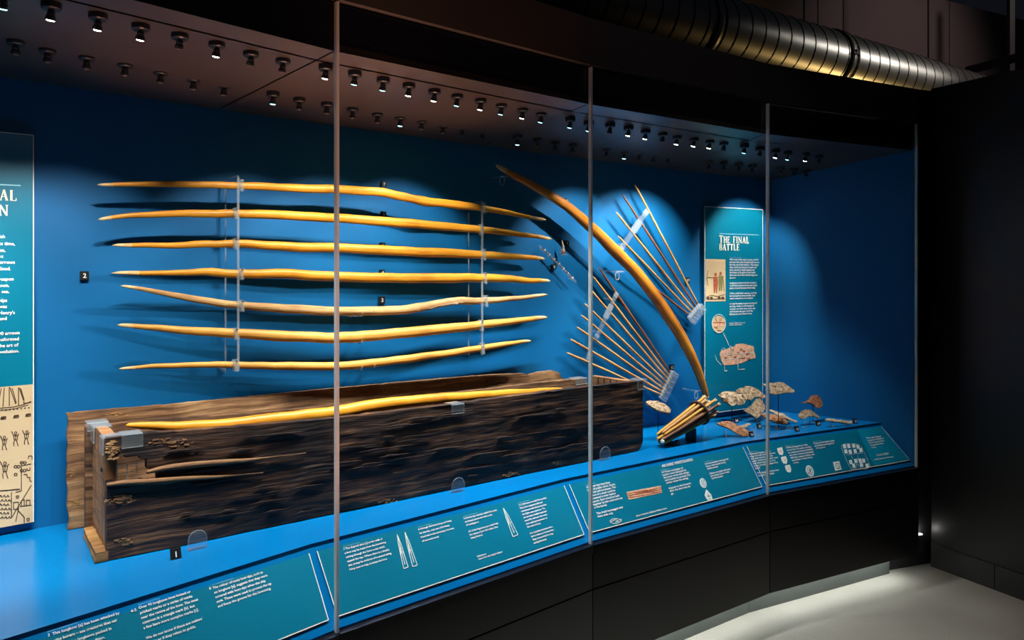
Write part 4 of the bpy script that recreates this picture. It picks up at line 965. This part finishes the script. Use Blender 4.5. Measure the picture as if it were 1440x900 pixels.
# clear clips on the chest and arched supports
def clip(x0, y0, x1, y1, o, d, nb, label, th=.05):
    a, b = on_plane(x0, y1, o, nb), on_plane(x1, y0, o, nb); w_ = (b-a).dot(d); h_ = b.z-a.z
    c = a+d*w_/2
    t = thing('acrylic_clip', c, label, 'clip')
    MB().box(c+V((0, 0, h_/2))-nb*.007, d*w_/2, nb*.0018, V((0, 0, h_/2))).build('front_plate', 'acrylic', t)
    MB().box(c+V((0, 0, h_))+nb*(th/2-.007), d*w_/2, nb*(th/2), V((0, 0, .0018))).build('top_plate', 'acrylic2', t)
    MB().box(c+V((0, 0, h_/2))+nb*(th-.007), d*w_/2, nb*.0018, V((0, 0, h_/2))).build('rear_plate', 'acrylic', t)
    MB().tube([a-nb*.0095, a-nb*.0095+d*w_, a-nb*.0095+d*w_+V((0, 0, h_)), a-nb*.0095+V((0, 0, h_))], .0012, 6, closed=True).build('polished_edge', 'acrylic2', t)
clip(171, 608, 200, 630, CO, CDIR, CN, 'clear clip over the chest front board above the broken gap')
clip(634, 567, 651, 582, CO, CDIR, CN, 'clear clip over the middle of the chest front board')
clip(895, 533, 908, 548, CO, CDIR, CN, 'clear clip over the far corner of the chest')
clip(122, 592, 152, 606, IBO, CDIR, CN, 'clear clip over the chest inner back board')
def end_clip(n0, n1, label):
    b = CO+CN*(n0+n1)/2; w_ = (n1-n0)/2; zt = .338; h_ = .022
    t = thing('acrylic_clip', b+V((0, 0, zt-2*h_)), label, 'clip')
    MB().box(b-CDIR*.007+V((0, 0, zt-h_)), CN*w_, CDIR*.0018, V((0, 0, h_))).build('front_plate', 'acrylic2', t)
    MB().box(b+CDIR*(TH/2)+V((0, 0, zt+.003)), CN*w_, CDIR*(TH/2+.009), V((0, 0, .0018))).build('top_plate', 'acrylic2', t)
    MB().box(b+CDIR*(TH+.006)+V((0, 0, zt-h_)), CN*w_, CDIR*.0018, V((0, 0, h_))).build('rear_plate', 'acrylic', t)
end_clip(.185, .245, 'clear clip over the near end board beside the inner back board')
end_clip(.012, .062, 'clear clip over the near end board at the chest front corner')
clip(808, 531, 824, 541, IBO, CDIR, CN, 'small clear clip over the ragged end of the inner back board')
t = thing('acrylic_gap_filler', fpx(178, 678), 'small clear lattice filling the broken gap in the chest front', 'support')
for x0, y0, x1, y1 in ((163, 651, 194, 655), (163, 663, 194, 666), (163, 651, 166, 678), (177, 653, 180, 678), (191, 651, 194, 678)):
    a, b = on_plane(x0, y1, CO+CN*.018, CN), on_plane(x1, y0, CO+CN*.018, CN)
    MB().box((a+b)/2, CDIR*abs((b-a).dot(CDIR))/2, CN*.002, V((0, 0, (b.z-a.z)/2))).build('bar', 'acrylic2', t)
def arch(x0, x1, y0, y1, label):
    o = CO-CN*.016; a = on_z((x0+x1)/2, y1, DECK); 
    o = V((a.x, a.y, 0)); l, r = on_plane(x0, y1, o, CN), on_plane(x1, y0, o, CN); w_ = (r-l).dot(CDIR); h_ = r.z-DECK
    base = V((a.x, a.y, DECK))
    out = [base-CDIR*w_/2, base+CDIR*w_/2]+[base+CDIR*w_/2*math.cos(q)+V((0, 0, h_-w_/2+w_/2*math.sin(q))) for q in [k*math.pi/10 for k in range(11)]]
    t = thing('arched_support', base, label, 'support', 'clear arched supports along the chest foot')
    MB().prism(out, CN*.004).build('plate', 'acrylic', t)
    MB().tube(out[1:]+[out[0]], .0012, 6).build('polished_edge', 'acrylic2', t)
    MB().box(base-CN*-.012+V((0, 0, .001)), CDIR*w_/2, CN*.014, V((0, 0, .001))).build('foot', 'acrylic', t)
arch(265, 291, 743, 773, 'clear arched support against the chest beside the number label 1')
arch(636, 653, 670, 692, 'clear arched support against the middle of the chest front')
arch(844, 858, 627, 647, 'clear arched support against the far end of the chest front')

# ------------------------------------------------------------------ number labels
def number(x, y, s, body, where, label, o=None, nrm=None, d=None):
    if where == 'deck':
        b = on_z(x, y+s*.62, DECK); dd = CDIR if d is None else d; nb = V((-dd.y, dd.x, 0)); k = s*b.y/F
        t = thing('number_label', b, label, 'label')
        t = MB().prism([b-dd*k/2, b+dd*k/2, b+dd*k/2+V((0, 0, k))+nb*k*.35, b-dd*k/2+V((0, 0, k))+nb*k*.35], nb*k*.28).build('block', 'label', t)
        sh = Sheet(b-dd*k/2-nb*.0006, dd, V((0, 0, 1))+nb*.35)
    else:
        b = on_plane(x, y, o, nrm); k = s*b.y/F; dd = d; c = b-V((0, 0, k/2))
        t = thing('number_label', c, label, 'label')
        t = MB().box(b-nrm*.006, dd*k*.45, nrm*.006, V((0, 0, k*.5))).build('block', 'label', t)
        sh = Sheet(c-dd*k*.45+nrm*.0006, dd, (0, 0, 1)); 
    vs_, fs = text_mesh(body); x0, x1 = min(v.x for v in vs_), max(v.x for v in vs_); sz = k*.75
    wd = (x1-x0)*sz; sq = min(1, k*.62/wd)
    MB().add([sh.pt(k*(.5 if where == 'deck' else .45)+(v.x-(x0+x1)/2)*sz*sq, k*.24+v.y*sz, .0008) for v in vs_], fs).build('numeral', 'text', t)
def wl(x, y, s, body, label, stand=.014):
    o, dd, nn = wall_frame(x-30, x+30, stand); number(x, y, s, body, 'wall', label, o, nn, dd)
number(248, 778, 14, '1', 'deck', 'black label with white numeral 1 at the foot of the chest')
wl(119, 387.5, 12, '2', 'black wall label with white numeral 2 beside the longbow tips')
wl(540.5, 259, 8, '7', 'tiny black label above the topmost longbow')
wl(540, 301, 8, '6', 'tiny black label peeping over the second longbow')
wl(538.5, 345, 8, '5', 'tiny black label peeping over the third longbow')
wl(538, 383, 8, '4', 'tiny black label peeping over the middle longbow')
wl(537.5, 422, 10, '3', 'black label standing just above the worn longbow')
wl(797.5, 342, 7.5, '9', 'small black label beside the bow tip fragment')
wl(779.5, 375.5, 7.5, '8', 'small black label left of the bowstring fragment')
wl(797.5, 282, 6, '10', 'tiny label in the dark above the diagonal bow')
wl(967.5, 394, 7.5, '11', 'small black label beside the upper arrow fan')
wl(945.5, 516.5, 7.5, '12', 'small black label above the lower fan\'s nock box', .05)
ED = V((fdir(4).x, fdir(4).y, 0)); EB = V((fdir(3).x, fdir(3).y, 0))
number(954, 622, 7, '13', 'deck', 'small black label under the arrow sheaf', d=EB)
for x, y, b_, lab in ((1037, 590.5, '14', 'small black label behind the long orange leather guard'), (1069, 598.5, '15', 'small black label below the curled tube guard'),
   (1058, 610, '16', 'black label at the tip of the long orange guard near the deck edge'), (1108, 593, '17', 'small black label touching the split orange guard'),
   (1122, 602.5, '18', 'small black label standing alone below the strap'), (1152, 594.5, '19', 'small black label under the arched brown guard'), (1204, 591.5, '20', 'small black label nearest the end wall')):
    number(x, y, 7, b_, 'deck', lab, d=ED)

# ------------------------------------------------------------------ arrow sheaf on the deck
A0_ = on_z(924, 628, DECK); A1_ = on_plane(994, 572, A0_+V((.16, .13, 0)), V((-.64, .77, 0)) if False else (0, 1, 0))
b0 = on_z(929, 629, DECK); tail = b0+V((0, 0, .040)); head = at(996, 572, b0.y+.20)
ax = (head-tail).normalized(); sa = ax.cross(V((0, 0, 1))).normalized(); sb = sa.cross(ax).normalized(); SL = (head-tail).length
rr = random.Random(4); gl = 'arrows of the sheaf on the deck'
spots_ = [(0, 0)]+[(math.cos(k*math.pi/3)*.45, math.sin(k*math.pi/3)*.45) for k in range(6)]+[(math.cos(k*math.pi/6+.2)*.95, math.sin(k*math.pi/6+.2)*.95) for k in range(12)]
for k, (x, y) in enumerate(spots_):
    e = rr.uniform(-.03, .02); f0, f1 = .026, .052
    a = tail+ax*e+sa*x*f0+sb*y*f0; b = head+ax*rr.uniform(-.05, .02)+sa*x*f1+sb*y*f1
    a.z = max(a.z, DECK+.008)
    mat = ('arrow_gold', 'arrow', 'arrow_gold', 'arrow_dark')[k % 4] if y > -.3 else ('arrow_dark', 'arrow_gold')[k % 2]
    arrow3(a, b, mat, ('dark' if mat == 'arrow_dark' else 'golden')+' arrow of the bundled sheaf leaning on the blue deck', gl+(' dark' if mat == 'arrow_dark' else ''), .0066)
dc = tail+ax*SL*.80
t = thing('leather_spacer', V((dc.x, dc.y, dc.z-.05)), 'round dark leather spacer threaded round the arrow sheaf', 'spacer')
MB().tube([dc+sa*math.cos(q)*.056+sb*math.sin(q)*.056 for q in [k*math.pi/12 for k in range(24)]], .006, 8, closed=True).build('rim', 'leather_d', t, smooth=True)
MB().lathe(dc, ax, [(.054, -.002), (.054, .002)], 24).build('disc', 'leather_d', t)
t = thing('arrow_cradle', V((b0.x, b0.y, DECK))+ax*.1, 'low dark cradle under the arrow sheaf', 'stand')
for f in (.18, .62):
    c = tail+ax*SL*f; z = c.z-.032-.02*f
    MB().box(V((c.x, c.y, (DECK+z)/2)), sa*.03, V((ax.x, ax.y, 0)).normalized()*.004, V((0, 0, (z-DECK)/2))).build('upright', 'metal', t)
for k, (x, y, w_, h_) in enumerate(((997, 569, 5, 10), (1002, 577, 9, 5), (931, 621, 6, 4))):
    c = at(x, y, head.y-.03 if k < 2 else tail.y-.05)
    tt = thing('paper_tag', c-V((0, 0, .012)), ('pale tag standing between the nocks of the sheaf', 'pale pointed flight sticking out of the sheaf', 'small white wad at the tips of the sheaf')[k], 'tag')
    q = h_*c.y/F; pz = w_*c.y/F
    MB().prism([c+sa*-pz*.5-V((0, 0, q*.5)), c+sa*pz*.4-V((0, 0, q*.4)), c+sa*pz*.5+V((0, 0, q*.1)), c+sa*pz*.1+V((0, 0, q*.55)), c-sa*pz*.5+V((0, 0, q*.3))], ax*.006).build('sheet', 'feather', tt)

# ------------------------------------------------------------------ leather and bone fragments on stands
def fragment(name, cat, label, outline, Y, mat, thick=.006, curl=0, tilt=.5, curl_axis=0, stand=None, seed=0, hole=None, nx=64, ny=14, wav=.003):
    """outline in picture points; the piece is a curled, tilted sheet with thickness at depth Y"""
    xs = [q[0] for q in outline]; ys = [q[1] for q in outline]; cx, cy = (min(xs)+max(xs))/2, (min(ys)+max(ys))/2
    c = at(cx, cy, Y); n_ = V((0, -1, tilt*1.0)).normalized()       # sheet tilted back, so its face looks up to the visitor
    e1 = V((1, .45, 0)).normalized(); n_ = (n_-e1*n_.dot(e1)).normalized(); e2 = n_.cross(e1).normalized()
    if e2.z < 0: e2 = -e2
    P2 = []
    for q in outline:
        p = on_plane(q[0], q[1], c, n_)-c; P2.append((p.dot(e1), p.dot(e2)))
    def inside(u, v):
        r = False; j = len(P2)-1
        for i in range(len(P2)):
            if (P2[i][1] > v) != (P2[j][1] > v) and u < (P2[j][0]-P2[i][0])*(v-P2[i][1])/(P2[j][1]-P2[i][1])+P2[i][0]: r = not r
            j = i
        return r
    u0, u1 = min(p[0] for p in P2), max(p[0] for p in P2); v0, v1 = min(p[1] for p in P2), max(p[1] for p in P2)
    # scanline mesh: columns between lower and upper outline
    cols = []
    N_ = nx
    for i in range(N_+1):
        u = u0+(u1-u0)*(i+.02)/(N_+.04) if 0 < i < N_ else (u0+(u1-u0)*.004 if i == 0 else u1-(u1-u0)*.004)
        hits = []
        for a, b in zip(P2, P2[1:]+P2[:1]):
            if (a[0]-u)*(b[0]-u) <= 0 and a[0] != b[0]: hits.append(a[1]+(b[1]-a[1])*(u-a[0])/(b[0]-a[0]))
        if len(hits) >= 2: cols.append((u, min(hits), max(hits)))
    vs_, fs = [], []
    def P3(u, v, side):
        w_ = (u/(u1-u0)*2) if curl_axis == 0 else ((v-(v0+v1)/2)/(v1-v0)*2)
        h = -curl*w_*w_+wav*noise.noise(V((u*60+seed, v*60, .5)))+(thick if side else 0)+.0012*noise.noise(V((u*200+seed, v*200, 3)))
        return c+e1*u+e2*v+n_*(h-thick/2+curl*.4)
    idx = {}
    for i, (u, a, b) in enumerate(cols):
        for j in range(ny+1):
            for sd in (0, 1): idx[(i, j, sd)] = len(vs_); vs_.append(P3(u, a+(b-a)*j/ny, sd))
    m_ = len(cols)
    for i in range(m_-1):
        for j in range(ny):
            fs.append((idx[(i, j, 1)], idx[(i+1, j, 1)], idx[(i+1, j+1, 1)], idx[(i, j+1, 1)])); fs.append((idx[(i, j, 0)], idx[(i, j+1, 0)], idx[(i+1, j+1, 0)], idx[(i+1, j, 0)]))
        for j in (0, ny): fs.append((idx[(i, j, 0)], idx[(i+1, j, 0)], idx[(i+1, j, 1)], idx[(i, j, 1)]))
    for i in (0, m_-1):
        for j in range(ny): fs.append((idx[(i, j, 0)], idx[(i, j, 1)], idx[(i, j+1, 1)], idx[(i, j+1, 0)]))
    base = V((c.x, c.y, DECK))
    t = thing(name, base, label, cat)
    sheet = mesh('sheet', vs_, fs, mat, t, smooth=False)
    if hole:
        q = on_plane(hole[0], hole[1], c, n_)+n_*(curl*.4+thick*.4); MB().lathe(q, n_, [(.005, -.002), (.005, .003), (.004, .0035)], 10).build('lace_hole', 'blackmatt', sheet)
    if stand == 'rod':
        lo = c-n_*.002-V((0, 0, .0)); MB().tube([V((lo.x, lo.y, DECK)), V((lo.x, lo.y, lo.z))], .0018, 8).build('stand_rod', 'metal', t)
        MB().lathe(V((lo.x, lo.y, DECK)), (0, 0, 1), [(.012, 0), (.012, .002), (.004, .004)], 12).build('stand_foot', 'acrylic2', t)
        MB().lathe(V((lo.x, lo.y, lo.z-.004)), (0, 0, 1), [(.004, 0), (.010, .004)], 10).build('stand_cup', 'acrylic2', t)
    elif stand == 'wedge':
        h = c.z-DECK
        for sg in (-.5, .5):
            q = c+e1*(u1-u0)*.3*sg*2; g_ = V((0, .02, 0))
            MB().prism([V((q.x, q.y-.02, DECK)), V((q.x, q.y+.03, DECK)), V((q.x, q.y+.02, max(DECK+.004, q.z-.003+.01*tilt))), V((q.x, q.y-.012, max(DECK+.003, q.z-.012)))], e1*.004).build('wedge', 'acrylic2', t)
    return t
sc = lambda pts, ox=1000, oy=530, k=9.573: [(ox+x/k, oy+y/k) for x, y in pts]
fragment('leather_fragment', 'fragment', 'crumpled cream and brown leather fragment raised on a thin rod', sc([(80, 265), (130, 215), (190, 195), (270, 190), (330, 215), (390, 245), (460, 255), (480, 300), (450, 355), (390, 375), (340, 360), (300, 390), (230, 370), (170, 340), (120, 290)]), 3.97, 'patchy', .008, .012, .9, 1, 'rod', 2, wav=.010)
fragment('leather_fragment', 'fragment', 'torn-edged tan leather sheet overlapping the crumpled fragment', sc([(325, 190), (380, 150), (440, 155), (465, 115), (520, 130), (590, 150), (650, 200), (730, 255), (720, 285), (640, 275), (590, 270), (540, 315), (480, 285), (410, 235), (350, 215)]), 4.06, 'leather_g', .006, .008, .9, 1, 'rod', 9, wav=.005)
fragment('leather_wristguard', 'wristguard', 'half-tube tan leather wristguard tilted on a rod in front of the wall panel', sc([(455, 440), (530, 390), (590, 310), (650, 290), (720, 310), (752, 355), (735, 420), (690, 480), (640, 540), (600, 572), (555, 530), (510, 490)]), 3.99, 'leather_g', .007, .030, .7, 0, 'rod', 4)
fragment('leather_wristguard', 'wristguard', 'flat grey lozenge-shaped wristguard with a lace hole, raised by the end wall', sc([(695, 100), (760, 85), (960, 70), (1040, 130), (1120, 185), (1110, 212), (990, 215), (870, 238), (800, 220), (760, 160)]), 3.78, 'leather_g', .005, .004, 1.0, 1, 'rod', 6, hole=(1089.5, 544.5))
fragment('leather_wristguard', 'wristguard', 'long orange-brown wristguard lying on clear wedges near the deck edge', sc([(75, 625), (150, 598), (225, 590), (300, 625), (370, 670), (440, 700), (520, 745), (500, 790), (420, 795), (330, 760), (230, 700), (120, 660)]), 3.62, 'leather_o', .007, .008, 1.0, 1, 'wedge', 8)
fragment('bone_fragment', 'fragment', 'pale stubby strap end poking out beside the long orange guard', sc([(360, 665), (420, 650), (500, 625), (540, 640), (500, 660), (450, 685), (400, 690)]), 3.78, 'bone', .005, .002, 1.0, 1, 'wedge', 18)
fragment('leather_wristguard', 'wristguard', 'split orange wristguard in two pieces lying behind the glass joint', sc([(665, 510), (720, 485), (790, 495), (900, 530), (1010, 580), (1005, 630), (900, 625), (820, 600), (720, 555)]), 3.85, 'leather_o', .008, .008, 1.0, 1, 'wedge', 10)
fragment('leather_strap', 'strap', 'thin pale stitched strap running down towards the end wall', sc([(740, 420), (800, 440), (880, 470), (960, 495), (1040, 545), (1110, 580), (1165, 598), (1150, 615), (1090, 600), (1010, 560), (930, 535), (860, 500), (790, 460)]), 3.93, 'bone', .005, .003, 1.0, 1, 'wedge', 12)
sc5 = lambda pts: [(1050+x/5, 500+y/5) for x, y in pts]
fragment('leather_wristguard', 'wristguard', 'reddish rounded wristguard perched high on a rod', sc5([(393, 330), (430, 315), (445, 290), (480, 278), (515, 283), (540, 310), (538, 345), (510, 372), (485, 376), (465, 350), (430, 336)]), 3.96, 'leather', .007, .022, .6, 0, 'rod', 14)
fragment('leather_wristguard', 'wristguard', 'arched brown wristguard standing under the reddish rounded one', sc5([(370, 410), (385, 390), (410, 382), (445, 390), (480, 410), (522, 438), (500, 442), (460, 428), (430, 432), (400, 446), (378, 430)]), 3.90, 'leather_g', .006, .012, .8, 0, 'rod', 15)
fragment('bone_fragment', 'fragment', 'knobbly long bone-like strip lying alone beside the end wall', sc5([(555, 445), (580, 440), (630, 455), (690, 458), (740, 466), (735, 480), (690, 478), (640, 470), (590, 466), (562, 458)]), 3.86, 'bone', .009, .004, 1.0, 1, 'wedge', 16, wav=.006)
fragment('stone_disc', 'stone', 'pitted oval pale stone raised on a thin rod beyond the chest', [(908, 565), (914, 563), (924, 565), (936, 570), (943, 577), (942, 581), (932, 580), (920, 576), (911, 570)], 3.55, 'pitted', .010, .003, 1.2, 1, 'rod', 17, wav=.004)
c = on_z(1133, 601, DECK)
t = thing('acrylic_stand', c, 'empty-looking small clear bracket beside the lone number label', 'stand')
MB().box(c+V((0, 0, .001)), ED*.015, V((0, .012, 0)), V((0, 0, .001))).box(c+V((0, 0, .014)), ED*.002, V((0, .004, 0)), V((0, 0, .014))).box(c+V((0, 0, .028)), ED*.014, V((0, .006, 0)), V((0, 0, .0015))).build('bracket', 'acrylic2', t)

# ------------------------------------------------------------------ spiral duct above the case
DC0 = V((1.58, 4.60, 2.985)); DDIR = V((.83, .558, 0)).normalized(); DR = .19
duct = thing('ventilation_duct', DC0-V((0, 0, DR)), 'round galvanised spiral duct hanging above the showcase', 'duct')
def dpt(s_): return DC0+DDIR*s_
pipe = MB().tube([dpt(-3.2+6.6*k/40) for k in range(41)], DR, 40).build('duct_pipe', 'galv', duct, smooth=True)
side = DDIR.cross(V((0, 0, 1))).normalized()
def ring_at(s_, r, rad, name, mat, parent):
    P = []
    for k in range(28):
        q = 2*math.pi*k/28; P.append(dpt(s_)+side*math.cos(q)*r+V((0, 0, math.sin(q)*r)))
    MB().tube(P, rad, 6, closed=True).build(name, mat, parent, smooth=True)
k = -3.1
while k < 3.3:
    ring_at(k, DR, .0042, 'seam_ridge', 'galvdark', pipe); k += .118
for s_ in (-.64, .62):
    cr = MB().tube([dpt(s_-.03), dpt(s_+.03)], DR+.006, 40, cap=True).build('collar', 'galv', duct, smooth=True)
    for e in (-.032, .032): ring_at(s_+e, DR+.006, .005, 'collar_bead', 'galvdark', cr)
lp = dpt(.62)+side*(DR+.008) if side.y < 0 else dpt(.62)-side*(DR+.008)
MB().box(lp, DDIR*.035, V((0, 0, .006)), side*.008).box(lp+V((0, 0, .008)), DDIR*.006, V((0, 0, .016)), side*.010).build('clamp_latch', 'blackmatt', duct)
for s_ in (-1.2, .36, 1.9):
    MB().tube([dpt(s_)+V((0, 0, DR)), dpt(s_)+V((0, 0, DR+1.6))], .007, 8).build('hanger_rod', 'blackmatt', duct)
# ------------------------------------------------------------------ low uplight in the wall reveal
d_ = (S1-S0).normalized(); nn = V((d_.y, -d_.x)); c = S0+(S1-S0)*.55+nn*.012
t = thing('floor_uplight', v3(c, .08), 'small glowing uplight low in the corner beside the showcase', 'lamp')
MB().box(v3(c, .125), (d_.x*.022, d_.y*.022, 0), (nn.x*.012, nn.y*.012, 0), (0, 0, .045)).build('housing', 'skirt', t)
MB().box(v3(c, .173), (d_.x*.016, d_.y*.016, 0), (nn.x*.009, nn.y*.009, 0), (0, 0, .003)).build('lens', 'lampglow', t)
l = lamp('uplight_beam', 'POINT', v3(c+nn*.01, .19), .12, (1, .97, .88), shadow_soft_size=.01)
